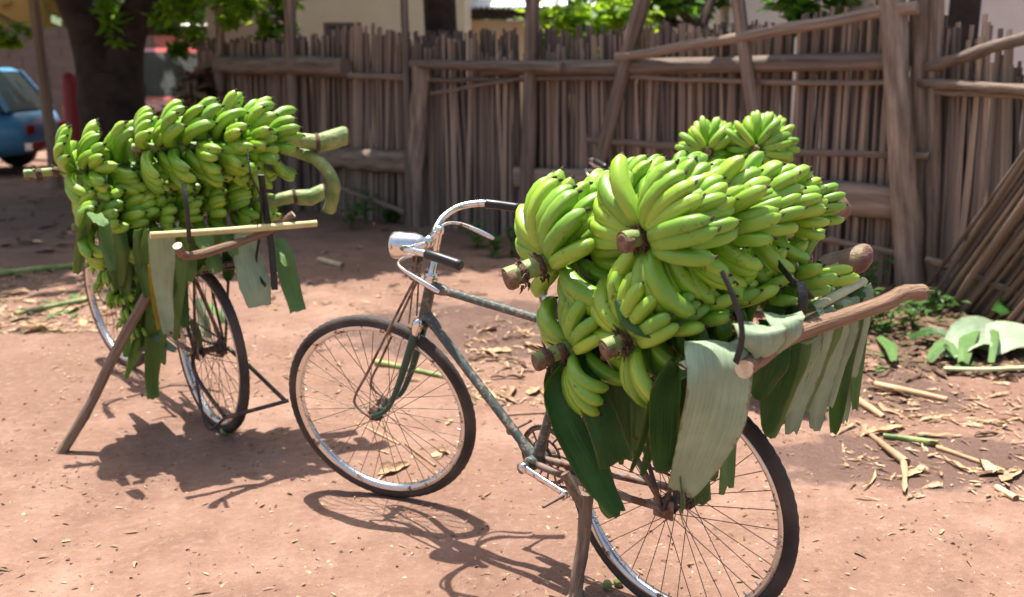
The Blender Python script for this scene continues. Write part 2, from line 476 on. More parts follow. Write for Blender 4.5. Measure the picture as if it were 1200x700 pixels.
def wheel_meshes(dusty):
    d = {}
    b = MB()      # tyre with a shallow block tread, axis = y
    n = 144; prof = []
    for k in range(12):
        a = 2 * math.pi * k / 12
        prof.append((.333 + .0195 * math.cos(a), .0185 * math.sin(a)))
    vs = []
    for i in range(n):
        th = 2 * math.pi * i / n
        for k, (r, y) in enumerate(prof):
            bump_ = .0022 if ((i + (k % 2)) % 2 == 0 and k in (0, 1, 2, 10, 11)) else 0
            rr = r + bump_
            vs.append((rr * math.cos(th), y, rr * math.sin(th)))
    fs = [(i * 12 + k, i * 12 + (k + 1) % 12, ((i + 1) % n) * 12 + (k + 1) % 12, ((i + 1) % n) * 12 + k) for i in range(n) for k in range(12)]
    b.add(vs, fs, 0, True)
    d['tyre'] = b.mesh('tyre', [MT['tyre_dusty'] if dusty else MT['tyre']])
    b = MB()
    b.lathe((0, 0, 0), (0, 1, 0), [(.318, -.0165), (.322, -.0145), (.318, -.011), (.309, -.009), (.3035, 0), (.309, .009), (.318, .011), (.322, .0145), (.318, .0165), (.307, .0145), (.300, .006), (.300, -.006), (.307, -.0145)], 96, closed=True)
    for k in range(36):         # nipples
        a = 2 * math.pi * k / 36
        c, s_ = math.cos(a), math.sin(a)
        b.tube([(.302 * c, 0, .302 * s_), (.288 * c, .0015 * (-1) ** k, .288 * s_)], [.0028, .002], 5)
    d['rim'] = b.mesh('rim', [MT['rim']])
    b = MB()
    b.lathe((0, 0, 0), (0, 1, 0), [(.0001, -.066), (.006, -.066), (.006, -.048), (.012, -.046), (.014, -.036), (.027, -.034), (.027, -.030), (.015, -.027), (.013, 0), (.015, .027), (.027, .030), (.027, .034), (.014, .036), (.012, .046), (.006, .048), (.006, .066), (.0001, .066)], 20)
    b.lathe((0, .052, 0), (0, 1, 0), [(.0001, 0), (.011, 0), (.011, .009), (.0001, .009)], 6, smooth=False)
    b.lathe((0, -.061, 0), (0, 1, 0), [(.0001, 0), (.011, 0), (.011, .009), (.0001, .009)], 6, smooth=False)
    d['hub'] = b.mesh('hub', [MT['darksteel']])
    d['spoke'] = []
    for side in (-1, 1):
        for tr in (-1, 1):
            b = MB(); a = tr * R(68)
            b.tube([(.025 * math.cos(a), side * .032, .025 * math.sin(a)), (.302, 0, 0)], .0013, 5)
            d['spoke'].append(b.mesh('spoke', [MT['spoke']]))
    return d

WM = {False: wheel_meshes(False), True: wheel_meshes(True)}

def add_wheel(root, M, dusty):
    d = WM[dusty]
    w = link('wheel', d['rim'], root, M)
    link('tyre', d['tyre'], w); link('hub', d['hub'], w)
    for k in range(36):
        a = 2 * math.pi * (k + .5) / 36
        link('spoke', d['spoke'][(k % 2) * 2 + (k // 2) % 2], w, Matrix.Rotation(-a, 4, 'Y'))
    return w

def make_bike(pose, steer, label, stand=False, dusty_rear=False, dusty_front=False, lamp=True):
    root = thing('bicycle', label, 'bicycle', pose.M.copy(), 'bicycles loaded with bananas')
    S = Matrix.Translation(PIV) @ Matrix.Rotation(steer, 4, AX) @ Matrix.Translation(-PIV)
    add_wheel(root, Matrix.Translation((0, 0, RW)) @ Matrix.Rotation(R(17), 4, 'Y'), dusty_rear)
    fc = S @ V((1.1642, 0, RW))
    add_wheel(root, Matrix.Translation(fc) @ S.to_3x3().to_4x4(), dusty_front)
    def P(*a): return V(a)
    seat_top = P(.325, 0, .815); st_j = P(.338, 0, .775)
    b = MB()
    b.tube([HT + (HT - HB).normalized() * .012, HB - (HT - HB).normalized() * .008], .0185, 14)
    tt0 = HT - (HT - HB) * .1
    b.tube([tt0, st_j], .0135, 12)
    b.tube([HB + (HT - HB) * .22, BBp], .0155, 12)
    b.tube([BBp, seat_top], .0150, 12)
    for q, dr in ((tt0, (st_j - tt0)), (HB + (HT - HB) * .22, BBp - HB), (BBp, HB - BBp), (BBp, seat_top - BBp), (st_j, HT - st_j)):
        q = V(q); dr = V(dr).normalized()
        b.tube([q, q + dr * .055, q + dr * .075], [.0195, .0185, .014], 12)
    b.lathe(BBp - V((0, .038, 0)), (0, 1, 0), [(.001, 0), (.022, 0), (.023, .004), (.023, .072), (.022, .076), (.001, .076)], 16)
    hd0 = (HT - HB).normalized()
    b.lathe(HB - hd0 * .004, -hd0, [(.0001, -.004), (.0205, -.004), (.023, .006), (.019, .014), (.0001, .014)], 16)
    b.build('frame', MT['frame'], root)
    b = MB()      # rear triangle, browner and rustier than the rest
    for s in (-1, 1):
        b.tube(bez([BBp + V((-.02, s * .022, 0)), P(.33, s * .038, .338), P(.16, s * .056, .345), P(.0, s * .060, .352)]), [.0115] * 11 + [.010] * 4 + [.009], 10)
        b.tube(bez([st_j + V((-.008, s * .014, -.015)), P(.24, s * .045, .66), P(.0, s * .060, .357)]), .0085, 8)
        b.box((-.03, s * .060 - .003, .325), (.03, s * .060 + .003, .378))
    b.build('rear_stay', MT['rust'], root)
    b = MB()      # fork
    for s in (-1, 1):
        b.tube(bez([P(.960, s * .036, .682), P(1.012, s * .045, .56), P(1.062, s * .05, .455), P(1.108, s * .054, .385), P(1.164, s * .056, .352)]), [.0145, .0145, .0142, .0138, .0135, .013, .0125, .012, .0115, .011, .0105, .010, .0098, .0095, .009, .0088, .0086, .0085, .0083, .0082, .008], 10)
    b.tube([P(.950, -.045, .694), P(.950, .045, .694)], .015, 10)
    for p_ in [b]: p_.v = [tuple(S @ V(q)) for q in p_.v]
    b.build('fork', MT['fork'], root)
    b = MB()
    for s in (-1, 1):       # chrome crown caps
        b.lathe(S @ P(.951, s * .038, .700), S.to_3x3() @ AX, [(.0001, .022), (.010, .020), (.0165, .010), (.0175, -.006), (.016, -.02), (.013, -.036), (.005, -.06)], 14)
    b.build('crown_cap', MT['chrome'], root)
    b = MB()      # front brace rods
    for s in (-1, 1):
        b.tube(bez([S @ P(.945, s * .02, .85), S @ P(1.03, s * .034, .72), S @ P(1.15, s * .050, .53), S @ P(1.215, s * .060, .43), S @ P(1.212, s * .062, .39), S @ P(1.163, s * .064, .352)], 6), .0046, 7)
    b.build('brace_rod', MT['rust'], root)
    b = MB()      # headset and stem
    hd = (HT - HB).normalized()
    b.lathe(HT + hd * .008, hd, [(.0001, -.004), (.0205, -.004), (.0225, .006), (.0205, .012), (.0185, .014), (.0235, .018), (.0235, .026), (.016, .032), (.0125, .036), (.0125, .085), (.0001, .085)], 16)
    tp = HT + hd * .19
    b.tube([HT + hd * .03, tp], .0115, 12)
    b.lathe(tp, hd, [(.0115, -.014), (.0155, -.010), (.0155, .004), (.010, .010), (.0001, .011)], 12)
    clampc = P(.885, 0, .972)
    b.tube([tp - hd * .012, clampc], .0125, 10)
    b.lathe(clampc - V((0, .026, 0)), (0, 1, 0), [(.0001, 0), (.0185, 0), (.0185, .052), (.0001, .052)], 14)
    b.v = [tuple(S @ V(q)) for q in b.v]
    b.build('stem', MT['chrome'], root)
    b = MB()      # handlebar
    half = [P(.885, 0, .972), P(.893, .04, .972), P(.905, .09, .978), P(.900, .145, .998), P(.868, .195, 1.016), P(.820, .222, 1.021), P(.770, .236, 1.017), P(.690, .252, 1.000)]
    full = [V((q.x, -q.y, q.z)) for q in half[:0:-1]] + half
    b.tube([S @ q for q in bez(full, 5)], .0112, 12)
    hb = b.build('handlebar', MT['chrome'], root)
    for s in (-1, 1):
        g = MB()
        pts = [S @ P(.785, s * .2325, 1.0185), S @ P(.780, s * .234, 1.018), S @ P(.74, s * .242, 1.011), S @ P(.69, s * .252, 1.000), S @ P(.672, s * .2558, .996), S @ P(.668, s * .2565, .995)]
        g.tube(pts, [.0135, .0155, .0148, .0155, .0165, .012], 14)
        g.build('grip', MT['grip'], hb)
        g = MB()
        g.tube([S @ q for q in bez([P(.895, s * .05, .955), P(.915, s * .13, .962), P(.905, s * .185, .966), P(.87, s * .212, .955), P(.82, s * .222, .930), P(.765, s * .228, .900)], 5)], [.005] * 14 + [.0052, .0056, .006, .0066, .0072, .0076, .008, .0082, .0082, .0078, .007, .005], 8)
        g.build('brake_lever', MT['chrome'], hb)
    g = MB()      # rod brake linkage down the head tube
    for s in (-1, 1):
        g.tube([S @ P(.915, s * .03, .955), S @ P(.952, s * .02, .84), S @ P(.985, s * .03, .70)], .003, 6)
    for z in (.93, .90, .875, .85):
        g.lathe(S @ P(.928 + (.93 - z) * .4, 0, z), S.to_3x3() @ AX, [(.0001, -.008), (.013, -.008), (.016, 0), (.013, .008), (.0001, .008)], 10)
    g.tube([S @ P(.918, -.032, .938), S @ P(.918, .032, .938)], .006, 8)
    g.build('brake_linkage', MT['rust'], root)
    if lamp:
        g = MB()
        ax_ = S.to_3x3() @ V((1, 0, -.03)).normalized(); c = S @ P(.928, 0, .958)
        g.lathe(c, ax_, [(.0001, -.032), (.010, -.031), (.020, -.026), (.030, -.014), (.037, .004), (.0405, .025), (.0415, .048), (.0425, .050), (.0435, .054), (.0435, .078), (.0415, .082), (.038, .083)], 28)
        hl = g.build('headlamp', MT['chrome'], root)
        g = MB(); g.lathe(c, ax_, [(.039, .0815), (.030, .088), (.016, .092), (.0001, .093)], 24); g.build('lens', MT['glass'], hl)
        g = MB(); g.box((-.012, -.011, -.06), (.012, .011, -.03), M=Matrix.Translation(S @ P(.93, 0, .965)))
        g.build('lamp_bracket', MT['darksteel'], root)
    # drive train on the far side
    g = MB()
    yc = -.046
    g.lathe((BBp.x, yc, BBp.z), (0, 1, 0), [(.082, -.0018), (.094, -.0018), (.094, .0018), (.082, .0018)], 60, closed=True, smooth=False)
    g.lathe((BBp.x, yc, BBp.z), (0, 1, 0), [(.048, -.0018), (.056, -.0018), (.056, .0018), (.048, .0018)], 40, closed=True, smooth=False)
    g.lathe((BBp.x, yc, BBp.z), (0, 1, 0), [(.0001, -.004), (.026, -.004), (.026, .004), (.0001, .004)], 24, smooth=False)
    for k in range(44):
        a = 2 * math.pi * k / 44; c, s_ = math.cos(a), math.sin(a)
        g.tube([(BBp.x + .092 * c, yc, BBp.z + .092 * s_), (BBp.x + .1005 * c, yc, BBp.z + .1005 * s_)], [.0036, .0016], 4)
    for k in range(5):
        a = 2 * math.pi * k / 5 + .4; c, s_ = math.cos(a), math.sin(a)
        g.tube([(BBp.x + .02 * c, yc, BBp.z + .02 * s_), (BBp.x + .052 * c, yc, BBp.z + .052 * s_)], .006, 6)
    for k in range(15):
        a = 2 * math.pi * k / 15 + .4; c, s_ = math.cos(a + .1), math.sin(a + .1)
        g.tube([(BBp.x + .053 * math.cos(a), yc, BBp.z + .053 * math.sin(a)), (BBp.x + .085 * c, yc, BBp.z + .085 * s_)], .0035, 5)
    cr = g.build('chainring', MT['rust'], root)
    g = MB()
    top = [(BBp.x + .096 * math.cos(a), yc, BBp.z + .096 * math.sin(a)) for a in np.linspace(math.pi / 2, -math.pi / 2, 12)]
    bk = [(.040 * math.cos(a), yc, RW + .040 * math.sin(a)) for a in np.linspace(-math.pi / 2, -3 * math.pi / 2, 8)]
    loop = top + bk + [top[0]]
    fine = []
    for a, b_ in zip(loop[:-1], loop[1:]):
        a, b_ = V(a), V(b_); k = max(1, int((b_ - a).length / .0127))
        fine += [a.lerp(b_, j / k) for j in range(k)]
    fine.append(V(loop[-1]))
    g.tube(fine, [(.0048 if i % 2 else .0034) for i in range(len(fine))], 6, cap=False)
    g.build('chain', MT['darksteel'], root)
    g = MB(); g.lathe((0, yc - .006, RW), (0, 1, 0), [(.0001, 0), (.036, 0), (.040, .003), (.036, .008), (.028, .012), (.028, .022), (.0001, .022)], 24)
    g.build('sprocket', MT['darksteel'], root)
    for s in (1, -1):
        g = MB(); d = V((-.176, 0, -.035)).normalized() * (.168 * s)
        y0 = .062 * s
        c0 = V((BBp.x, y0, BBp.z)); e = c0 + d + V((0, .012 * s, 0))
        g.tube([c0 - d * .04, c0 + d * .5 + V((0, .006 * s, 0)), e], [.0125, .0098, .0105], 10, flat=.62)
        g.lathe(c0 - V((0, .012, 0)), (0, 1, 0), [(.0001, 0), (.0165, 0), (.0165, .024), (.0001, .024)], 14)
        g.lathe(e - V((0, .010, 0)), (0, 1, 0), [(.0001, 0), (.0135, 0), (.0135, .02), (.0001, .02)], 12)
        k = g.build('crank', MT['chrome'] if s > 0 else MT['rust'], root)
        g = MB(); g.tube([e, e + V((0, .03 * s, 0)), e + V((0, .10 * s, 0))], [.0085, .006, .0045], 10)
        g.build('pedal_axle', MT['rust'], k)
    # carrier over the rear wheel
    g = MB()
    for s in (-1, 1):
        g.tube(bez([P(.33, s * .02, .70), P(.25, s * .065, .722), P(.0, s * .075, .722), P(-.20, s * .075, .722)]), .0075, 8)
        g.tube([P(-.005, s * .066, .352), P(-.12, s * .072, .718)], .0062, 8)
        g.tube([P(.0, s * .066, .352), P(.13, s * .072, .718)], .0062, 8)
    for x in (.2, .05, -.1, -.19):
        g.tube([P(x, -.075, .722), P(x, .075, .722)], .006, 8)
    g.build('carrier', MT['darksteel'], root)
    g = MB()
    for y in (-.05, .0, .05):
        g.box((-.205, y - .02, .7305), (.24, y + .02, .7445))
    g.build('carrier_board', MT['oldwood'], root)
    # saddle
    g = MB()
    outline = [(.40, .016), (.36, .022), (.32, .035), (.27, .060), (.22, .082), (.19, .080), (.175, .05)]
    vs = []; fs = []
    for (x, w) in outline:
        for (u, dz) in ((-1, -.045), (-.95, -.01), (-.5, .006), (0, .004), (.5, .006), (.95, -.01), (1, -.045)):
            vs.append((x, u * w, .845 + dz))
    for i in range(len(outline) - 1):
        for k in range(6): fs.append((i * 7 + k, i * 7 + k + 1, (i + 1) * 7 + k + 1, (i + 1) * 7 + k))
    g.add(vs, fs); g.tube([seat_top, P(.30, 0, .845)], .012, 10)
    g.build('saddle', MT['grip'], root)
    if stand:
        g = MB()
        for s in (-1, 1):
            g.tube(bez([P(0, s * .075, .345), P(-.12, s * .11, .285), P(-.40, s * .125, .205)], 4), .0085, 8)
        g.tube([P(-.41, -.135, .203), P(-.41, .135, .203)], .0085, 8)
        g.tube(bez([P(-.02, .08, .30), P(-.14, .115, .17), P(-.22, .125, .10), P(-.40, .128, .195)], 5), .006, 8)
        g.build('rear_stand', MT['darksteel'], root)
    return root

bike1 = make_bike(B1, .3898, 'rusty green bicycle with chrome headlamp, its carrier stacked with bananas', dusty_rear=False)
bike2 = make_bike(B2, .1083, 'bicycle with folded rear stand, leaning on a slanted stick under bananas', stand=True, dusty_front=True)
bike3 = make_bike(B3, -.25, 'bicycle half hidden behind bananas, only its chrome handlebar showing', dusty_rear=True, dusty_front=True, lamp=False)

# ------------------------------------------------------------------ bananas
def banana_mesh(seed):
    r_ = random.Random(seed)
    b = MB(); n = 15; N = 15
    L = 1.0; bend = R(r_.uniform(84, 128))
    prof = [(0, .046), (.04, .042), (.08, .045), (.125, .068), (.18, .090), (.27, .104), (.40, .109), (.55, .110), (.70, .107), (.82, .100), (.895, .086), (.94, .066), (.965, .046), (.985, .034)]
    pts = []; x = z = 0.0; last = 0
    for (t, r) in prof:
        steps = 8
        for k in range(steps):
            tt = last + (t - last) * (k + .5) / steps
            a = bend * (tt ** 1.1) - R(4)
            x += math.cos(a) * (t - last) / steps * L; z += math.sin(a) * (t - last) / steps * L
        last = t
        pts.append((x, r_.uniform(-.002, .002), z))
    b.tube(pts, [r for _, r in prof], n, cap=True, lob=.085, up=(0, 0, 1))
    # parametrise along the length
    a = bend
    e = V(pts[-1]); d = V((math.cos(a), 0, math.sin(a)))
    d2 = (d + V((r_.uniform(-.4, .4), r_.uniform(-.4, .4), r_.uniform(-.3, .3)))).normalized()
    b.tube([e - d * .012, e + d * .014, e + d2 * .036, e + d2 * .058], [.029, .027, .021, .010], 6, mat=1, wob=.3)
    return b.mesh('banana', [MT['banana'], MT['tip']])
BM = [banana_mesh(s) for s in range(7)]

def stalk_mesh(L, r0, r1, stem, hands, bud):
    b = MB(); N = 16
    pts = []; rad = []
    for i in range(N + 1):
        t = i / N
        pts.append((.006 * math.sin(5 * t + r0 * 300), .006 * math.cos(4 * t), t * L))
        rad.append((r0 * (1 - t) + r1 * t) * rng.uniform(.95, 1.05))
    b.tube(pts, rad, 12, mat=0, caps_mat=2, lob=.06, wob=.02)
    for f in ((.28, .62) if stem > .1 else (.6,)):       # bract scars round the bare stem
        z = stem * f
        b.lathe((.006 * math.sin(r0 * 300), .004, z), (.05, .03, 1), [(r0 * .95, -.011), (r0 * 1.10, -.006), (r0 * rng.uniform(1.12, 1.22), .001), (r0 * 1.08, .008), (r0 * .95, .012)], 14, mat=1)
    for k in range(34):
        a = rng.uniform(0, 6.28); d = V((math.cos(a), math.sin(a), rng.uniform(-.9, .5)))
        p = V((0, 0, stem * rng.choice(((.28, .62) if stem > .1 else (.6, .5))) + rng.uniform(-.008, .008))) + V((d.x, d.y, 0)) * r0
        L_ = rng.uniform(.008, .024)
        b.tube([p, p + d * L_ * .6, p + d * L_ + V((rng.uniform(-.008, .008), rng.uniform(-.008, .008), -.006))], [rng.uniform(.002, .0055), .003, .0008], 4, mat=1, flat=.5)
    # rough cut face
    b.lathe((0, 0, 0), (0, 0, -1), [(r0 * 1.03, -.02), (r0 * 1.06, -.004), (r0 * .9, .003), (r0 * .45, .0015), (.0005, .004)], 14, mat=2)
    for z in hands:     # cushions that carry the hands
        b.lathe((0, 0, z), (0, 0, 1), [(r1, -.03), (r1 * 1.7, -.008), (r1 * 1.8, .012), (r1, .04)], 14, mat=0)
    return b.mesh('stalk', [MT['stalk'], MT['scar'], MT['cut']])

BUNCH = []
def bunch(label, p0, p1, hands, stem=.12, length=.18, nf=12, dz=.078, r0=.027, bud=0, taper=.25, group=None, seed=1, keep=None, fat=1.0, turn=0.0):
    """banana bunch: cut stem at p0, fruit along the axis towards p1"""
    BUNCH.append(dict(label=label, p0=V(p0), p1=V(p1), hands=hands, stem=stem, length=length, nf=nf, dz=dz, r0=r0, bud=bud, taper=taper, group=group, seed=seed, keep=keep, fat=fat, turn=turn))

def seg_dist(p, a, b):
    d = b - a; t = max(0, min(1, (p - a).dot(d) / d.length_squared))
    return (p - a - d * t).length

def grow_bunches():
    n_b = 0
    for bi, c in enumerate(BUNCH):
        r_ = random.Random(c['seed'])
        ax = (c['p1'] - c['p0']).normalized()
        q = ax.to_track_quat('Z', 'Y')
        M = Matrix.Translation(c['p0']) @ q.to_matrix().to_4x4()
        root = thing('banana_bunch', c['label'], 'bananas', M, c['group'])
        L = (c['p1'] - c['p0']).length
        zs = [c['stem'] + i * c['dz'] for i in range(c['hands'])]
        link('stalk', stalk_mesh(L, c['r0'], c['r0'] * .62, c['stem'], zs, c['bud']), root)
        if c['bud']:
            b = MB(); s = c['bud']
            if c['group'] != G1:
                b.lathe((0, 0, L - .02), (0, 0, 1), [(s * .50, -.22), (s * .70, -.10), (s * .78, 0), (s * .80, .01), (s * .90, .02), (s * .98, .07), (s * .95, .115), (s * .90, .128)], 16)
                b.lathe((0, 0, L - .02), (0, 0, 1), [(s * .90, .128), (s * .82, .136), (s * .5, .131), (.001, .134)], 16, mat=1)
                b.lathe((0, 0, L - .02), (0, 0, 1), [(s * .74, -.004), (s * .90, .004), (s * .88, .012), (s * .74, .016)], 16, mat=1)
            else: b.lathe((0, 0, L - .02), (0, 0, 1), [(s * .42, -.03), (s * .62, 0), (s * .72, .012), (s * .70, .018), (s * .82, .03), (s * .98, .06), (s * .97, .085), (s * .8, .108), (s * .5, .122), (.001, .128)], 18)
            b.v = [(x + .012 * math.sin(z * 40), y + .01 * math.cos(z * 31), z) for (x, y, z) in b.v]
            b.build('flower_stub', [MT['bud'], MT['bud']] if c['group'] == G1 else [MT['stalk'], MT['scar']], root)
        others = [(o['p0'] + (o['p1'] - o['p0']).normalized() * o['stem'] * .6, o['p1']) for j, o in enumerate(BUNCH) if j != bi and (o['p0'] - c['p0']).length < 1.4]
        for i, z in enumerate(zs):
            f = i / max(1, len(zs) - 1)
            sc = (1 - c['taper'] * f * f) * (.93 if i == 0 and c['group'] == G2 else 1)
            off = r_.uniform(0, 6.28) if i else c['turn']
            nc = 2 if c['nf'] < 14 else 3
            for comb in range(nc):
                span = 2 * math.pi / nc; per = max(3, round(c['nf'] / nc))
                hj = r_.uniform(-9, 9); cs = r_.uniform(.90, 1.08); cz = r_.uniform(-.014, .014); cph = off + comb * span
                bm = r_.randrange(len(BM))
                for row in range(2):
                    n = per - row
                    for k in range(n):
                        u = (k - (n - 1) / 2)
                        phi = cph + u * (span - (.06 if c['group'] == G1 else .2)) / per + r_.uniform(-.02, .02)
                        Lf = c['length'] * sc * cs * r_.uniform(.95, 1.04) * (.90 if row else 1) * (1 - .05 * abs(u) / per)
                        tilt = R(r_.uniform(-3.5, 3.5) + (-10 if row else -38) + hj)
                        F = (Matrix.Rotation(phi, 4, 'Z') @ Matrix.Translation((c['r0'] * .8, 0, z + cz + row * .036 + r_.uniform(-.004, .004)))
                             @ Matrix.Rotation(r_.uniform(-.05, .05) - u * .075, 4, 'Z') @ Matrix.Rotation(-tilt, 4, 'Y') @ Matrix.Rotation(r_.uniform(-.12, .12) + u * .05, 4, 'X'))
                        wid = Lf * r_.uniform(.95, 1.08) * c['fat']
                        F = F @ Matrix.Diagonal((Lf, wid, (Lf + wid) / 2, 1))
                        WMx = M @ F
                        tip = WMx @ V((.62, 0, .66)); mid = WMx @ V((.50, 0, .26))
                        if c['keep'] and not c['keep'](mid, tip): continue
                        if any(min(seg_dist(tip, a, b_), seg_dist(mid, a, b_)) < (.062 if c['group'] == G1 else .08) for a, b_ in others): continue
                        link('banana', BM[bm if r_.random() < .6 else r_.randrange(len(BM))], root, F)
                        n_b += 1
    return n_b

# the load of the near bicycle (bicycle axes: x ahead, y to its left, z up)
w1 = B1.w
def keep1(mid, tip):
    q = B1.I @ tip
    return not (q.z < .74 and abs(q.y) < .12) and q.z > .62
G1 = 'banana bunches tied on the near bicycle'
LEAF0, LEAF1 = V((-.225, .345, .878)), V((-.345, -.33, .945))       # where the draped leaf's midrib runs
def keep_over_leaf(mid, tip):
    for p in (mid, tip):
        q = B1.I @ p
        t = max(0, min(1, (.345 - q.y) / .675)); m = LEAF0.lerp(LEAF1, t)
        if q.x < m.x + .055 and q.z < m.z + .045: return False
    return keep1(mid, tip)
bunch('banana bunch whose green stem sticks out nearest the chrome headlamp', w1((.305, .315, .985)), w1((.06, -.19, 1.13)), 5, .15, .225, 18, .086, .026, seed=11, keep=keep1, taper=.3, group=G1, fat=.92)
bunch('uppermost banana bunch on the near load, ragged dark cut stem and purplish stub', w1((-.055, .335, 1.125)), w1((-.25, -.235, 1.135)), 5, .085, .212, 21, .098, .022, .046, seed=12, keep=keep1, taper=.28, group=G1, turn=.5, fat=.90)
bunch('lower banana bunch with short dark stem beside the hanging dark leaf straps', w1((.245, .285, .77)), w1((-.02, -.22, .90)), 5, .12, .195, 18, .086, .021, seed=13, keep=keep1, taper=.2, group=G1, fat=.92)
bunch('scuffed lower banana bunch resting on the pale leaf and wooden pole', w1((-.005, .335, .865)), w1((-.30, -.25, 1.0)), 6, .09, .19, 18, .088, .021, .036, seed=44, keep=keep_over_leaf, taper=.15, group=G1, turn=2.2, fat=.92)
bunch('banana bunch wedged on top between the two longest-stemmed bunches', w1((.14, .05, 1.12)), w1((-.08, -.42, 1.12)), 5, .05, .185, 17, .086, .02, seed=15, keep=keep1, taper=.3, group=G1, fat=.92)
# the load of the bicycle with the stand
w2 = B2.w
def keep2(mid, tip):
    q = B2.I @ tip
    return q.z > .66
G2 = 'banana bunches tied on the bicycle with the stand'
bunch('long banana bunch whose thin green stem points out towards the parked blue car', w2((.26, .54, 1.115)), w2((-.08, -.30, 1.13)), 7, .18, .205, 18, .10, .017, seed=21, keep=keep2, taper=.05, group=G2, fat=1.05)
bunch('banana bunch on top ending in a straight pale green stub', w2((-.03, .22, 1.20)), w2((-.24, -.46, 1.19)), 5, .06, .205, 16, .108, .018, .042, seed=22, keep=keep2, taper=.0, group=G2, fat=1.05)
bunch('lower banana bunch tied above the horizontal cut stick', w2((.17, .42, .90)), w2((-.12, -.40, .955)), 7, .07, .20, 18, .10, .017, .036, seed=23, keep=keep2, taper=.1, group=G2, fat=1.05)
bunch('small banana bunch hanging low before the front wheel', w2((.24, .30, .82)), w2((.16, .21, .42)), 4, .08, .11, 11, .085, .012, seed=24, taper=.2, group=G2)
# the load of the hidden bicycle
G3 = 'banana bunches on the hidden bicycle'
p_ = atY(828, 180, 4.42)
bunch('far banana bunch with rounded end before the fence, without a stub', p_, p_ + V((.14, .50, -.01)), 5, .04, .17, 13, .085, .018, seed=31, taper=.2, group=G3)
p_ = atY(884, 178, 4.30)
bunch('far banana bunch before the fence with a drooping dark stub', p_, p_ + V((.22, .50, .03)), 5, .04, .175, 13, .085, .018, .03, seed=32, taper=.2, group=G3)
bunch('low far banana bunch lying flat on the hidden bicycle carrier', B3.w((.0, .30, .89)), B3.w((-.16, -.25, .90)), 5, .05, .165, 12, .085, .018, seed=33, taper=.2, group=G3)
print('bananas', grow_bunches())

# curled cut stalk on the second load
b = MB()
q = [w2((-.18, -.30, 1.17)), B2.px(352, 180, -.40), B2.px(374, 190, -.44), B2.px(391, 215, -.47), B2.px(386, 246, -.48)]
b.tube(bez(q, 6), [.022] * 6 + [.024] * 6 + [.025] * 6 + [.026] * 6 + [.028], 12, caps_mat=1, lob=.04)
tag(b.build('cut_stalk', [MT['stalk'], MT['cut']]), 'thick curled green stalk end hooking down from the load', 'stalk')
# ------------------------------------------------------------------ poles, sticks, straps and leaves of the near load
def stick(name, pts, rad, mats, label, cat, n=12, wob=.05, capm=1, k=5):
    b = MB(); q = bez(pts, k); m = len(q)
    if isinstance(rad, (list, tuple)):
        rr = [rad[0] + (rad[1] - rad[0]) * i / (m - 1) for i in range(m)]
    else: rr = [rad] * m
    rr = [r * rng.uniform(.94, 1.06) for r in rr]
    b.tube(q, rr, n, wob=wob, caps_mat=capm if len(mats) > 1 else 0)
    o = b.build(name, mats)
    return tag(o, label, cat) if label else o

stick('wooden_pole', [B1.px(872, 433, .315), B1.px(892, 418, .22), B1.px(935, 390, .10), B1.px(1030, 358, -.22), B1.px(1058, 344, -.31), B1.px(1080, 343, -.38)], (.0195, .021), [MT['pole'], MT['freshcut']], 'stripped wooden pole lying across the carrier, one fresh cut end', 'pole')
b = MB(); e0 = B1.px(1080, 343, -.38); dd = (e0 - B1.px(1058, 344, -.31)).normalized()
for k in range(9):
    o_ = V((rng.uniform(-.013, .013), rng.uniform(-.013, .013), rng.uniform(-.013, .013)))
    b.tube([e0 + o_ - dd * .01, e0 + o_ + dd * rng.uniform(.008, .03)], [.006, .0015], 5)
sp_ = b.build('splintered_end', MT['pole'])
sp_.parent = bpy.data.objects['wooden_pole']
b = MB()
base = V((.178, 2.545, 0)); base.z = -.015
top = w1((.235, .085, .335))
b.tube(bez([base, base + V((.006, -.003, .035)), base.lerp(top, .25), base.lerp(top, .6) + V((.006, 0, 0)), top], 5), [.032] * 3 + [.031, .027, .023, .021] + [.0195] * 13 + [.019], 12, wob=.06)
b.tube(bez([base.lerp(top, .86), w1((.262, .108, .345)), w1((.285, .118, .395))], 3), [.016, .015, .015, .015, .014, .013, .013], 10, wob=.05)
tag(b.build('prop_stick', MT['prop']), 'knobbly grey stick propping up the near bicycle under its frame', 'stick')

def leaf(name, strips, label=None, mats=('leaf_top', 'leaf_under'), parent=None, midrib=None):
    """one banana leaf: each strip of blade is a part"""
    if midrib:
        b = MB(); q = bez(midrib[0], 6); m = len(q)
        b.tube(q, [midrib[1] + (midrib[2] - midrib[1]) * i / (m - 1) for i in range(m)], 10, flat=1.25)
        root = b.build(name, MT['midrib'])
    else:
        root = thing(name, label, 'leaf', Matrix.Translation(strips[0][0][0]))
    off = V((0, 0, 0)) if midrib else V(strips[0][0][0])
    for s in strips:
        b = MB()
        pts, w, side = s[:3]; kw = s[3] if len(s) > 3 else {}
        mm = kw.pop('m', mats)
        b.ribbon([V(p) - off for p in pts], w, side, **kw)
        b.build('leaf_strip', [MT[mm[0]], MT[mm[1]]], root)
    return tag(root, label, 'leaf')

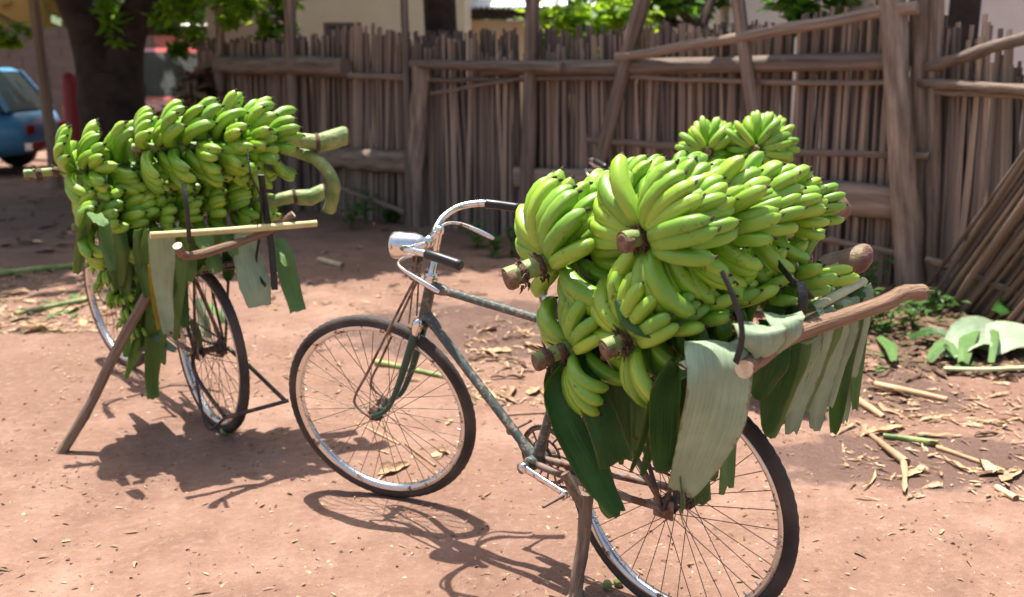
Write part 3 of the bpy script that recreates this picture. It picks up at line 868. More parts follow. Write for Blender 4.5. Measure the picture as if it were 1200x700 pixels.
d1 = B1.M.to_3x3()
ydir = d1 @ V((0, 1, 0)); xdir = d1 @ V((1, 0, 0))
def mr(t): return LEAF0.lerp(LEAF1, t) + V((0, 0, -.012 * math.sin(math.pi * t)))
def hang(t, L, out=-1, lean_y=0.0, sw=.05):
    m = mr(t)
    return [w1(m + V((.02, 0, .004))), w1(m + V((out * .02, 0, .004))), w1(m + V((out * .045, lean_y * .15, -.045))), w1(m + V((out * (sw + .012), lean_y * .5, -L * .5))), w1(m + V((out * sw, lean_y, -L)))]
rl = random.Random(5)
img = V((1, .12, 0))
def flap(pts, yl, w, m, **kw):
    kw['m'] = m
    return ([B1.px(x, y, l) for (x, y), l in zip(pts, yl)], w, img, kw)
UU = ('leaf_under', 'leaf_under'); UM = ('leaf_under', 'leaf_mid')
strips = [
    flap([(836, 402), (838, 412), (842, 440), (834, 490), (816, 540), (796, 580)], [.28, .31, .33, .335, .33, .325], [.12, .135, .145, .145, .12, .065], UU, nu=9, tear=.10, curl=.05),
    flap([(884, 380), (890, 386), (894, 402), (888, 422)], [.20, .27, .275, .27], [.10, .11, .10, .03], UU, nu=6, tear=.35),
    flap([(915, 368), (920, 374), (924, 392), (908, 418)], [.12, .18, .19, .19], [.09, .085, .06, .015], UM, nu=5, tear=.2),
]
for (x, dx, ye, w, mm) in ((898, -8, 470, .07, ('leaf_top', 'leaf_top')), (910, -10, 510, .075, ('leaf_top', 'leaf_top')), (922, -20, 515, .07, ('leaf_mid', 'leaf_mid')), (936, -22, 500, .075, UM), (950, -24, 512, .075, UM), (963, -22, 486, .07, ('leaf_mid', 'leaf_mid')), (974, -20, 508, .07, UU), (984, -14, 480, .06, UM), (993, -16, 512, .06, ('leaf_top', 'leaf_mid')), (1002, -14, 498, .05, UM), (1006, -4, 486, .035, ('leaf_mid', 'leaf_mid'))):
    t = (x - 803) / 202; yt = 428 - 93 * t
    yl = .345 - .675 * t * 1.0
    strips.append(flap([(x + 2, yt), (x + 4, yt + 8), (x + 4, yt + 40), (x + dx * .5, (yt + ye) / 2 + 20), (x + dx, ye)], [yl, yl + .02, yl + .03, yl + .03, yl + .025 + rl.uniform(-.02, .02)], [w * 1.3, w * 1.4, w * 1.25, w * 1.0, w * .4], mm, nu=5, tear=.10, curl=rl.uniform(-.12, .12)))
for i in range(4):
    t = .05 + i * .1
    strips.append((hang(t, rl.uniform(.30, .40), 1, rl.uniform(-.02, .06), rl.uniform(.01, .04)), [.09, .12, .11, .06], ydir + xdir * rl.uniform(-.6, .1), dict(nu=6, tear=.12, curl=rl.uniform(-.1, .1), m=('leaf_top', 'leaf_top' if i < 3 else 'leaf_mid'))))
# shreds that fall forward of the big flap
for (x0, y0, x1, y1, wd_) in ((790, 420, 738, 555, .02), (792, 425, 752, 560, .03), (798, 425, 778, 555, .10)):
    a = B1.px(x0, y0, .31); e = B1.px(x1, y1, .30)
    strips.append(([a, a.lerp(e, .3) + V((-.01, 0, .02)), a.lerp(e, .65), e], [wd_ * .5, wd_, wd_, wd_ * .4], img, dict(nu=5, m=('leaf_top', 'leaf_top'), tear=.1)))
leaf('banana_leaf', strips, 'pale shredded banana leaf draped from its midrib over the wooden pole', midrib=([w1(mr(-.01)), w1(mr(.3)), w1(mr(.6)), w1(mr(1))], .009, .011))
# curled tendril of leaf round the pole
a = [B1.px(930, 365, -.02), B1.px(960, 362, -.02), B1.px(962, 388, .02), B1.px(945, 402, .03), B1.px(928, 398, .02)]
leaf('torn_leaf_curl', [(a, [.03, .014, .01, .008], xdir, dict(nu=4, m=('leaf_mid', 'leaf_under'))), ([B1.px(905, 372, .02), B1.px(915, 352, .02), B1.px(930, 362, .0), B1.px(932, 380, .01)], [.05, .06, .04], xdir + V((0, 0, .5)), dict(nu=5, m=('leaf_top', 'leaf_top')))], 'thin torn strip of leaf curling round the pole and black strap')
# folded dark straps of leaf hanging by the chain
def px_strip(poses, yl, w, side, **kw):
    return ([B1.px(x, y, yl_) for (x, y), yl_ in zip(poses, yl)], w, side, kw)
sd_img = V((1, .15, 0))
leaf('folded_leaf', [
    px_strip([(700, 405), (664, 436), (652, 462), (668, 505), (698, 560), (728, 604)], [.14, .2, .23, .24, .235, .23], [.04, .06, .07, .085, .08, .035], sd_img, nu=6, m=('leaf_top', 'leaf_top'), curl=.08),
    px_strip([(695, 395), (688, 430), (690, 455), (708, 500), (722, 545)], [.14, .2, .225, .225, .22], [.05, .06, .075, .085, .09], sd_img, nu=6, m=('leaf_top', 'leaf_top'), curl=.06),
    px_strip([(690, 520), (705, 560), (716, 595), (720, 606)], [.19, .195, .2, .2], [.05, .06, .055, .03], sd_img, nu=5, m=('leaf_mid', 'leaf_top')),
    px_strip([(665, 405), (645, 440), (648, 465), (662, 500), (668, 520)], [.12, .18, .19, .19, .19], [.03, .03, .04, .03, .02], sd_img, nu=4, m=('leaf_top', 'leaf_mid')),
], 'dark green folded banana leaf straps hanging beside the bicycle chain')
leaf('split_leaf', [px_strip([(x0, 445), (x0 + 3, 480), (x0 + dx, 515), (x0 + dx, ye)], [.12, .13, .13, .13], [.016, .024, .024, .012], sd_img, nu=3, m=('leaf_mid', 'leaf_top')) for x0, dx, ye in ((708, 2, 530), (716, 5, 538), (724, 4, 545), (733, 6, 540), (741, 3, 530), (748, 0, 500))],
     'narrow upright slits of split green leaf under the bananas')
leaf('small_leaf_blade', [px_strip([(722, 352), (735, 372), (752, 385), (763, 396)], [.33, .335, .34, .34], [.01, .045, .04, .004], V((.7, 0, .7)), nu=5, m=('leaf_top', 'leaf_under'))], 'small dark leaf blade poking out between the lower banana stems')

def strap(pts, w, label, parentless=True, th=.004):
    b = MB(); q = bez(pts, 6)
    b.tube(q, w, 8, flat=.3)
    return tag(b.build('rubber_strap', MT['rubber']), label, 'strap')
strap([B1.px(846, 318, .33), B1.px(858, 345, .34), B1.px(868, 378, .345), B1.px(869, 400, .34), B1.px(862, 425, .32)], .008, 'thin black rubber strap crossing the scuffed lower bananas down to the pole')
strap([B1.px(905, 300, .0), B1.px(925, 325, .06), B1.px(940, 338, .05), B1.px(950, 350, .0)], .010, 'black rubber strap pulled tight over banana tips above the leaf')
strap([B1.px(938, 330, .06), B1.px(941, 355, .07), B1.px(934, 385, .06)], .012, 'black rubber strap wound round the pole beside the leaf curl')

# ------------------------------------------------------------------ second bicycle: sticks, straps, leaves
d2 = B2.M.to_3x3(); y2 = d2 @ V((0, 1, 0)); x2 = d2 @ V((1, 0, 0))
top2 = B2.px(178, 335, .22)
base2 = V((-1.80, 3.67, -.01))
stick('prop_stick', [base2, base2.lerp(top2, .3) + V((.01, 0, 0)), base2.lerp(top2, .6), top2], (.021, .020), [MT['prop'], MT['freshcut']], 'slanting straight stick holding up the bicycle with the stand', 'stick')
stick('cut_stick', [B2.px(176, 276, .30), B2.px(270, 270, .02), B2.px(371, 262, -.30)], (.0125, .0135), [mottled('peeled_green_stick', (.45, .40, .16), (.62, .55, .27), 10, .5, .2), MT['freshcut']], 'peeled yellowish stick tied level across the second load', 'stick')
stick('brown_stick', [B2.px(208, 288, .26), B2.px(225, 300, .2), B2.px(305, 275, -.1), B2.px(344, 251, -.22)], (.017, .014), [MT['pole'], MT['freshcut']], 'short bent brown stick poking out behind the black straps', 'stick')
strap([B2.px(290, 175, -.10), B2.px(294, 205, -.08), B2.px(306, 235, -.12), B2.px(304, 275, -.14), B2.px(300, 315, -.13), B2.px(311, 335, -.12)], .010, 'long black rubber strap dangling from the second load')
strap([B2.px(306, 205, -.12), B2.px(312, 250, -.15), B2.px(318, 290, -.16), B2.px(322, 340, -.15)], .013, 'broad black rubber strap end hanging beside the bent brown stick')
strap([B2.px(215, 215, .2), B2.px(219, 245, .21), B2.px(222, 285, .2)], .008, 'thin black strap down the middle of the second load')
def l2(pts, yl, w, m, side=None, **kw):
    kw['m'] = m
    return ([B2.px(x, y, yl) for x, y in pts], w, side or y2, kw)
leaf('banana_leaf', [l2([(190, 272), (191, 300), (192, 345), (197, 392)], .24, [.10, .10, .07, .04], ('leaf_mid', 'leaf_under')),
                     l2([(152, 318), (150, 350), (149, 420)], .24, [.03, .035, .035], ('leaf_mid', 'leaf_mid')),
                     l2([(168, 330), (165, 380), (157, 415), (147, 445)], .22, [.05, .06, .05, .02], ('leaf_mid', 'leaf_top')),
                     l2([(183, 340), (180, 400), (178, 440), (180, 468)], .18, [.07, .08, .06, .05], ('leaf_top', 'leaf_mid')),
                     l2([(172, 300), (175, 350), (172, 405)], .2, [.06, .08, .06], ('leaf_top', 'leaf_top')),
                     l2([(205, 300), (212, 340), (218, 385)], .14, [.05, .06, .03], ('leaf_mid', 'leaf_top')),
                     l2([(160, 345), (165, 375), (185, 395), (205, 412)], .17, [.05, .06, .05, .03], ('leaf_mid', 'leaf_under')),
                     l2([(128, 275), (132, 300), (138, 340)], .3, [.05, .06, .03], ('leaf_top', 'leaf_mid')),
                     ], 'torn pale banana leaf hanging in strips by the slanting stick')
extra = random.Random(17)
leaf('shredded_leaf', [l2([(x0, 268), (x0 + extra.uniform(-3, 3), 292), (x0 + extra.uniform(-5, 5), 320), (x0 + extra.uniform(-8, 8), ye)], yl, [.05, extra.uniform(.05, .08), .05, .02], extra.choice([('leaf_mid', 'leaf_under'), ('leaf_under', 'leaf_mid'), ('leaf_top', 'leaf_mid'), ('leaf_mid', 'leaf_top')]))
     for x0, ye, yl in ((165, 350, .25), (178, 370, .23), (200, 350, .20), (212, 400, .17), (222, 330, .12), (238, 310, .07), (250, 305, .02), (268, 330, -.06), (155, 400, .24), (186, 430, .19), (140, 340, .30), (146, 372, .27), (205, 372, .16))],
     'bundle of shredded green leaf hanging under the peeled stick')
leaf('yellow_leaf_strip', [l2([(176, 310), (180, 345), (186, 387)], .27, [.018, .026, .012], ('leaf_yellow', 'leaf_yellow'))], 'bright yellow leaf strip hanging among the green strips')
leaf('banana_leaf', [l2([(285, 265), (290, 300), (300, 335), (304, 360)], -.10, [.07, .12, .13, .09], ('leaf_mid', 'leaf_under')),
                     l2([(262, 268), (270, 285), (275, 300)], -.04, [.07, .06, .03], ('leaf_under', 'leaf_mid')),
                     l2([(235, 268), (240, 285), (246, 298)], .08, [.08, .07, .03], ('leaf_under', 'leaf_mid'))], 'broad pale leaf flap hanging below the long black strap')
leaf('banana_leaf', [l2([(325, 280), (332, 300), (340, 335), (350, 366)], -.24, [.07, .09, .08, .07], ('leaf_top', 'leaf_mid')),
                     l2([(318, 285), (330, 300), (336, 312)], -.2, [.05, .04, .02], ('leaf_yellow', 'leaf_mid'))], 'darker leaf strap with a yellow stain at the stick end')
leaf('banana_leaf', [l2([(104, 245), (97, 275), (90, 322)], .42, [.03, .05, .03], ('leaf_top', 'leaf_mid')),
                     l2([(110, 250), (118, 258), (122, 265)], .42, [.05, .05, .03], ('leaf_mid', 'leaf_mid')),
                     l2([(120, 250), (126, 290), (132, 318)], .38, [.04, .05, .03], ('leaf_top', 'leaf_mid'))], 'narrow green leaf strap dangling below the thin green stem')
leaf('leaf_clump', [l2([(232, 350), (240, 380), (246, 405)], -.12, [.03, .05, .02], ('leaf_mid', 'leaf_under')), l2([(240, 355), (255, 365), (262, 380)], -.14, [.03, .04, .02], ('leaf_under', 'leaf_mid')), l2([(225, 375), (232, 400), (222, 418)], .0, [.03, .04, .03], ('leaf_top', 'leaf_mid'))], 'leaf scraps caught in the spokes of the wheel with the stand')

# green wedges under the tyres
def wedge(p, n, label, mat, s=.026):
    b = MB()
    for k in range(n):
        d = V((rng.uniform(-.03, .03), rng.uniform(-.02, .02), 0)) + V((.028 * (k - n / 2), 0, 0))
        b.lathe(V(p) + d + V((0, 0, s * .6)), (rng.uniform(-.4, .4), rng.uniform(-.4, .4), 1), [(.0005, -s * .7), (s * .55, -s * .5), (s * .7, 0), (s * .5, s * .5), (.0005, s * .65)], 8)
    return tag(b.build('banana_stub_wedge', MT[mat]), label, 'wedge')
wedge(onG(272, 508), 3, 'green banana stubs wedged under the tyre of the wheel with the stand', 'stalk')
wedge(onG(731, 690), 2, 'chopped green stub wedged under the near rear tyre', 'stalk', .022)

# ------------------------------------------------------------------ fence
FA, FB_ = V((2.76, 6.67, 0)), V((-1.0, 9.54, 0))
fdir = (FB_ - FA).normalized(); fn = V((-fdir.y, fdir.x, 0))
if fn.y > 0: fn = -fn
def onF(px, py, off=0.0, A=FA, nrm=None):
    nn = nrm or fn; d = ray(px, py); o = V((0, 0, CAM_H))
    return o + d * (((A + nn * off) - o).dot(nn) / d.dot(nn))

def stalk_meshes(k):
    out = []
    for i in range(k):
        b = MB(); N = 7; r_ = random.Random(100 + i)
        ph = r_.uniform(0, 6); am = r_.uniform(.004, .016)
        pts = [(am * math.sin(ph + 3.4 * j / N), am * .5 * math.cos(ph + 2 * j / N), j / N) for j in range(N + 1)]
        rad = [(.0195 - .004 * j / N) * r_.uniform(.85, 1.15) for j in range(N + 1)]
        b.tube(pts, rad, 6, flat=.6, wob=.12, smooth=False)
        out.append(b.mesh('stalk', [MT['reed']]))
    return out
RM = stalk_meshes(9)

fence = thing('palm_stalk_fence', 'long weathered fence of upright palm stalks behind the bicycles', 'fence', Matrix.Translation(FA))
Flen = 8.05
ns = 290
for i in range(ns):
    s = -.06 + Flen * i / ns
    p = fdir * (s + rng.uniform(-.009, .009)) - fn * (rng.uniform(0, .035) + (.03 if i % 3 == 0 else 0)) + V((0, 0, -.04))
    h = 1.80 + .07 * math.sin(s * 1.3 + .5) + .05 * math.sin(s * 3.7) + rng.uniform(-.06, .06) - (.12 if 3.2 < s < 3.9 else 0)
    lean_ = .05 * math.sin(s * .9) + .045 * mnoise.noise((s * 2.2, 4.0, 0)) + rng.uniform(-.022, .022) + (.06 if 4 < s < 4.9 else 0)
    yaw_ = math.atan2(fdir.y, fdir.x)
    M = Matrix.Translation(p) @ Matrix.Rotation(yaw_, 4, 'Z') @ Matrix.Rotation(lean_, 4, 'Y') @ Matrix.Rotation(rng.uniform(-.02, .02), 4, 'X') @ Matrix.Diagonal((rng.uniform(.5, 1.5), rng.uniform(.8, 1.3), h, 1))
    link('stalk', RM[rng.randrange(9)], fence, M)

def backing(parent, d, nrm, L, n, h0, lean0=0.0):
    # the stalks packed behind the front ones
    b = MB()
    for i in range(n):
        p = d * (-.1 + L * i / n + rng.uniform(-.01, .01)) - nrm * (.075 + rng.uniform(0, .03))
        tp = p + d * (rng.uniform(-.06, .06) + lean0) + V((0, 0, h0 + rng.uniform(-.10, .04)))
        r = rng.uniform(.011, .022)
        b.tube([p + V((0, 0, -.05)), p.lerp(tp, .5) + d * rng.uniform(-.012, .012), tp], [r, r * .9, r * .75], 5, wob=.1, smooth=False)
    o = b.build('packed_stalks', MT['reed'], parent); o['kind'] = 'stuff'
backing(fence, fdir, fn, Flen + .1, 520, 1.80)

def fence_bar(name, a, b_, r, off=.06, mat='oldwood', flat=1.0, n=10, parent=None, org=FA, nrm=None, mid=None, wob=.10):
    P0 = onF(*a, off, org, nrm) if not isinstance(a, V) else a
    P1 = onF(*b_, off, org, nrm) if not isinstance(b_, V) else b_
    k = 8; pts = []
    for i in range(k + 1):
        p = P0.lerp(P1, i / k) + V((rng.uniform(-.006, .006), rng.uniform(-.006, .006), rng.uniform(-.006, .006)))
        if mid: p += V((0, 0, mid * math.sin(math.pi * i / k)))
        pts.append(p - org)
    bb = MB(); rr = r if isinstance(r, (list, tuple)) else (r, r)
    bb.tube(pts, [(rr[0] + (rr[1] - rr[0]) * i / k) * rng.uniform(.92, 1.08) for i in range(k + 1)], n, flat=flat, wob=wob)
    return bb.build(name, MT[mat], parent or fence)
fence_bar('rail', (258, 76), (406, 79), .095, .12)
fence_bar('rail', (355, 86), (505, 93), .028, .09)
fence_bar('rail', (482, 75), (660, 79), (.038, .05), .15)
fence_bar('rail', (568, 82), (1064, 72), (.055, .062), .07)
fence_bar('rail', (722, 68), (1075, 8), (.035, .042), .16)
fence_bar('rail', (500, 94), (735, 91), .02, .07)
fence_bar('rail', (735, 90), (1040, 96), .018, .06, mid=-.02)
fence_bar('rail', (505, 110), (625, 90), .014, .10)
fence_bar('rail', (376, 184), (482, 191), .11, .07, flat=.5)
fence_bar('rail', (604, 208), (1064, 238), (.10, .12), .07, flat=.45)
fence_bar('rail', (688, 164), (900, 180), .026, .10)
fence_bar('rail', (880, 178), (1088, 183), (.03, .022), .12)
fence_bar('rail', (900, 268), (1060, 298), .022, .10)
fence_bar('rail', (395, 219), (475, 250), .024, .12)
def post(x0, y0, x1, y1, r, off, ztop=None, flat=1.0):
    lo = onF(x1, y1, off); hi = onF(x0, y0, off)
    d = (hi - lo); 
    if ztop: hi = lo + d * (ztop / d.z)
    lo = lo - d.normalized() * ((lo.z + .05) / max(.3, d.normalized().z)) if lo.z > -.05 else lo
    return fence_bar('post', lo, hi, r, mat='oldwood', flat=flat, n=12)
post(258, 30, 258, 240, .05, .06, 2.5)
post(340, 0, 346, 215, .06, .10, 2.7)
post(493, 85, 484, 262, .085, .12, 1.5, .45)
post(474, 0, 480, 262, .035, .16, 2.6)
post(623, 0, 618, 250, .062, .10, 2.6)
post(752, 0, 700, 200, (.055, .065), .12, 2.4)
post(865, 0, 884, 150, (.045, .05), .14, 2.3)
post(1046, 20, 1068, 338, (.095, .085), .14, 1.95, .8)
post(1082, 0, 1082, 335, .085, -.05, 2.4)
post(1098, 0, 1090, 330, .05, .02, 2.2)

# the lower fence that turns towards the viewer on the right
RA, RB = V((2.90, 6.55, 0)), V((3.42, 4.95, 0))
rdir = (RB - RA).normalized(); rn = V((rdir.y, -rdir.x, 0))
if rn.x > 0: rn = -rn
fence2 = thing('palm_stalk_fence', 'ragged fence of leaning dark palm stalks beside the white wall', 'fence', Matrix.Translation(RA))
for i in range(110):
    s = -.15 + 2.15 * i / 110
    p = rdir * (s + rng.uniform(-.01, .01)) - rn * (rng.uniform(0, .05)) + V((0, 0, -.03))
    h = 1.62 + .10 * math.sin(s * 7) + rng.uniform(-.14, .14)
    M = Matrix.Translation(p) @ Matrix.Rotation(math.atan2(rdir.y, rdir.x), 4, 'Z') @ Matrix.Rotation(rng.uniform(-.07, .07) - .06, 4, 'Y') @ Matrix.Diagonal((rng.uniform(1.1, 1.7), 1, h, 1))
    link('stalk', RM[rng.randrange(9)], fence2, M)
for i in range(60):     # bundle that has slipped sideways
    f = i / 60
    lo = RA + rdir * (.10 + 1.25 * f) + rn * (.14 + rng.uniform(0, .12)); lo.z = 0
    d = (rdir * (.80 + .16 * rng.random()) + V((0, 0, 1.30))).normalized()
    q = d.to_track_quat('Z', 'Y').to_matrix().to_4x4()
    link('stalk', RM[rng.randrange(9)], fence2, Matrix.Translation(lo - RA) @ q @ Matrix.Diagonal((rng.uniform(1, 1.9), 1.2, rng.uniform(1.5, 2.0), 1)))
backing(fence2, rdir, rn, 2.1, 110, 1.50)
fb2 = dict(parent=fence2, org=RA, nrm=rn)
fence_bar('rail', (1088, 79), (1215, 40), .04, .12, **fb2)
fence_bar('rail', (1078, 97), (1215, 107), (.032, .036), .13, **fb2)
fence_bar('rail', (1095, 107), (1215, 114), .022, .10, **fb2)
fence_bar('rail', (1086, 304), (1215, 352), .025, .20, **fb2)
fence_bar('rail', (1125, 310), (1105, 345), .014, .24, **fb2)

# ------------------------------------------------------------------ litter, scraps, weeds
def scrap_mesh(seed, kind):
    r_ = random.Random(seed); b = MB()
    L = 1.0; n = 7
    bend = r_.uniform(-.5, .5); lift = r_.uniform(.04, .16)
    pts = [(L * (i / n - .5), bend * .3 * math.sin(math.pi * i / n), .012 + lift * abs(math.sin(2.2 * math.pi * i / n + seed)) * .35) for i in range(n + 1)]
    ww = r_.choice([.08, .14, .22, .34])
    w = [r_.uniform(.02, .10)] + [ww * r_.uniform(.6, 1.3) for _ in range(5)] + [r_.uniform(.02, .1)]
    b.ribbon(pts, w, (0, 1, r_.uniform(-.3, .3)), nu=5, curl=r_.uniform(.1, .55), tear=.25, th=.0025, seed=seed, mats=(0, 0))
    return b.mesh('leaf_scrap', [MT[kind]])
SM = {'dry': [scrap_mesh(s, 'dry') for s in range(14)], 'drydark': [scrap_mesh(s + 40, 'drydark') for s in range(6)], 'leaf_mid': [scrap_mesh(s + 70, 'leaf_mid') for s in range(4)]}
def scatter(n, region, smin, smax, kinds, label, group, seed):
    r_ = random.Random(seed)
    for _ in range(n):
        px = r_.uniform(region[0], region[2]); py = r_.uniform(region[1], region[3])
        p = onG(px, py); p.z = gz(p.x, p.y) + .002
        k = r_.choice(kinds); s = r_.uniform(smin, smax) * (1 if r_.random() < .8 else 1.5)
        o = link('leaf_scrap', r_.choice(SM[k]), None, Matrix.Translation(p) @ Matrix.Rotation(r_.uniform(0, 6.28), 4, 'Z') @ Matrix.Rotation(r_.uniform(-.15, .15), 4, 'X') @ Matrix.Diagonal((s, s * r_.uniform(.6, 1.3), s, 1)))
        adj = {'dry': 'tan', 'drydark': 'dark brown', 'leaf_mid': 'green'}[k]
        tag(o, adj + ' ' + label, 'leaf scrap', group)
scatter(48, (550, 375, 700, 470), .06, .18, ['dry', 'dry', 'drydark'], 'leaf scrap on the dirt behind the front wheel', 'scraps behind the front wheel', 1)
scatter(80, (0, 318, 150, 392), .06, .17, ['dry', 'dry', 'dry', 'leaf_mid'], 'leaf scrap on the dirt beside the fallen leaf stalks', 'scraps by the fallen leaf stalks', 2)
scatter(36, (985, 425, 1200, 575), .06, .24, ['dry', 'dry', 'drydark'], 'leaf sheath scrap on the damp dirt by the fence corner', 'scraps on the damp dirt', 3)
scatter(36, (1000, 375, 1200, 440), .08, .22, ['drydark', 'drydark', 'leaf_mid', 'dry'], 'leaf scrap in the heap under the ragged fence', 'scraps in the leaf heap', 4)
scatter(16, (300, 270, 560, 360), .06, .14, ['dry', 'drydark'], 'small scrap in the shade before the long fence', 'scraps in the fence shade', 5)
scatter(14, (390, 420, 545, 560), .03, .10, ['dry', 'dry'], 'tiny scrap on the dirt right behind the front wheel spokes', 'scraps behind the front wheel spokes', 6)
scatter(12, (820, 560, 1190, 690), .02, .05, ['dry', 'drydark'], 'tiny chip on the bare dirt beside the rear tyre', 'chips beside the rear tyre', 8)
scatter(10, (20, 560, 640, 690), .012, .03, ['dry', 'drydark'], 'tiny chip on the sunlit dirt near the bicycle shadows', 'chips near the bicycle shadows', 9)
scatter(22, (140, 400, 420, 480), .025, .07, ['dry', 'dry', 'drydark'], 'small scrap on the dirt between the two loaded bicycles', 'scraps between the two bicycles', 10)

def litter_bar(name, a, b_, r, mats, label, cat, lift=.0, n=10, capm=1, bow=.0):
    p, q = onG(*a), onG(*b_)
    p.z = gz(p.x, p.y) + (r if not isinstance(r, tuple) else r[0]) * .85 + lift; q.z = gz(q.x, q.y) + (r if not isinstance(r, tuple) else r[1]) * .85
    m = p.lerp(q, .5); m.z = max(m.z, gz(m.x, m.y) + (r if not isinstance(r, tuple) else sum(r) / 2) * .85); m += V((0, bow, 0))
    return stick(name, [p, m, q], r, mats, label, cat, n=n, capm=capm)
gst = [MT['stalk'], MT['cut']]
pale = [mottled('pale_leaf_core', (.50, .38, .20), (.72, .60, .38), 20, .7, .3), MT['cut']]
litter_bar('leaf_stalk', (-30, 327), (92, 312), (.030, .022), gst, 'thick green leaf stalk lying on dirt, partly behind the front wheel', 'leaf stalk')
litter_bar('leaf_stalk', (18, 370), (112, 352), (.014, .022), gst, 'thinner green leaf stalk lying in front of the thick one', 'leaf stalk', bow=.03)
litter_bar('leaf_stalk', (440, 428), (535, 447), (.016, .010), gst, 'mottled green stalk piece lying behind the front wheel', 'leaf stalk')
litter_bar('pith_chunk', (374, 307), (401, 314), .020, pale, 'pale chunk of stem pith on the ground before the fence', 'pith chunk')
litter_bar('pith_chunk', (1168, 574), (1190, 590), .012, pale, 'pale tan chip lying beyond the wet mud', 'pith chunk')
litter_bar('leaf_stalk', (1035, 512), (1098, 521), (.012, .014), [MT['stalk'], MT['cut']], 'green stub of leaf stalk lying in the wet mud', 'leaf stalk')
litter_bar('straw', (1015, 507), (1062, 545), (.010, .016), [MT['dry'], MT['cut']], 'split orange-brown dry stem in the wet mud', 'stem')
litter_bar('straw', (1098, 524), (1178, 553), (.010, .007), [MT['dry'], MT['cut']], 'long straw-coloured dry stem beside the green stub', 'stem')
litter_bar('straw', (585, 486), (690, 486), (.006, .007), [MT['dry'], MT['cut']], 'straight straw stem behind the down tube', 'stem')
litter_bar('straw', (428, 500), (468, 520), .004, [MT['dry'], MT['cut']], 'short straw lying behind the front wheel hub', 'stem')
litter_bar('straw', (475, 520), (510, 548), .005, [MT['dry'], MT['cut']], 'thin straw lying nearest the front wheel tyre', 'stem')
litter_bar('straw', (1000, 470), (1035, 492), (.02, .012), [MT['dry'], MT['cut']], 'curled tan sheath piece below the shredded leaf', 'stem')
litter_bar('straw', (1025, 452), (1110, 468), (.018, .012), [MT['dry'], MT['cut']], 'long tan leaf sheath lying before the leaf heap', 'stem')

# big banana leaf lying on the heap at the right, and darker leaf ends
def ground_leaf(name, pts, w, side, m, label, z=.05, nu=7):
    q = []
    for (x, y, h) in pts:
        p = onG(x, y); p.z = gz(p.x, p.y) + h; q.append(p)
    return leaf(name, [(q, w, side, dict(nu=nu, m=m, curl=.05, tear=.12))], label)
def gp(x, y, h):
    p = onG(x, y); p.z = gz(p.x, p.y) + h
    return p
fs_ = [
    ([gp(1112, 425, .04), gp(1135, 418, .10), gp(1160, 412, .085), gp(1185, 405, .05)], [.10, .24, .26, .12], (.25, 1, .35), dict(nu=8, tear=.3, curl=.10, m=('leaf_under', 'leaf_under'))),
    ([gp(1150, 420, .05), gp(1175, 416, .11), gp(1205, 414, .10), gp(1250, 412, .05)], [.16, .27, .28, .2], (-.1, 1, .3), dict(nu=8, tear=.3, curl=-.06, m=('leaf_under', 'leaf_under'))),
    ([gp(1128, 432, .04), gp(1132, 418, .12), gp(1140, 402, .09), gp(1150, 392, .04)], [.05, .09, .08, .03], (1, .1, .2), dict(nu=5, tear=.3, curl=.2, m=('leaf_mid', 'leaf_mid'))),
    ([gp(1160, 434, .05), gp(1163, 420, .13), gp(1158, 404, .10)], [.03, .045, .03], (1, .1, .1), dict(nu=4, tear=.3, m=('leaf_under', 'leaf_mid'))),
]
leaf('fallen_banana_leaf', fs_, 'large pale banana leaf lying on the heap at the fence foot', midrib=([gp(1105, 437, .03), gp(1160, 439, .035), gp(1240, 437, .04)], .010, .013))
ground_leaf('fallen_leaf_end', [(1065, 402, .03), (1090, 405, .08), (1130, 412, .05)], [.05, .10, .04], (.2, 1, .2), ('leaf_top', 'leaf_mid'), 'dark green leaf end in the heap next to the pale leaf')
ground_leaf('fallen_leaf_end', [(1030, 398, .03), (1042, 420, .07), (1046, 432, .04)], [.04, .07, .03], (1, .2, .2), ('leaf_mid', 'leaf_top'), 'short grey-green leaf curl in the heap')
ground_leaf('fallen_leaf_end', [(1088, 428, .03), (1105, 420, .09), (1120, 428, .04)], [.04, .08, .03], (.2, 1, .4), ('leaf_mid', 'leaf_under'), 'light curled leaf end before the pale fallen leaf')
ground_leaf('fallen_leaf_end', [(1165, 385, .10), (1185, 378, .14), (1210, 372, .16)], [.06, .14, .12], (.2, 1, .6), ('leaf_top', 'leaf_top'), 'dark green leaf end piled above the pale fallen leaf')
ground_leaf('fallen_leaf_end', [(1060, 362, .05), (1080, 358, .10), (1100, 352, .05)], [.05, .12, .04], (.2, 1, .3), ('leaf_mid', 'leaf_top'), 'dull green fallen leaf against the foot of the thick post')

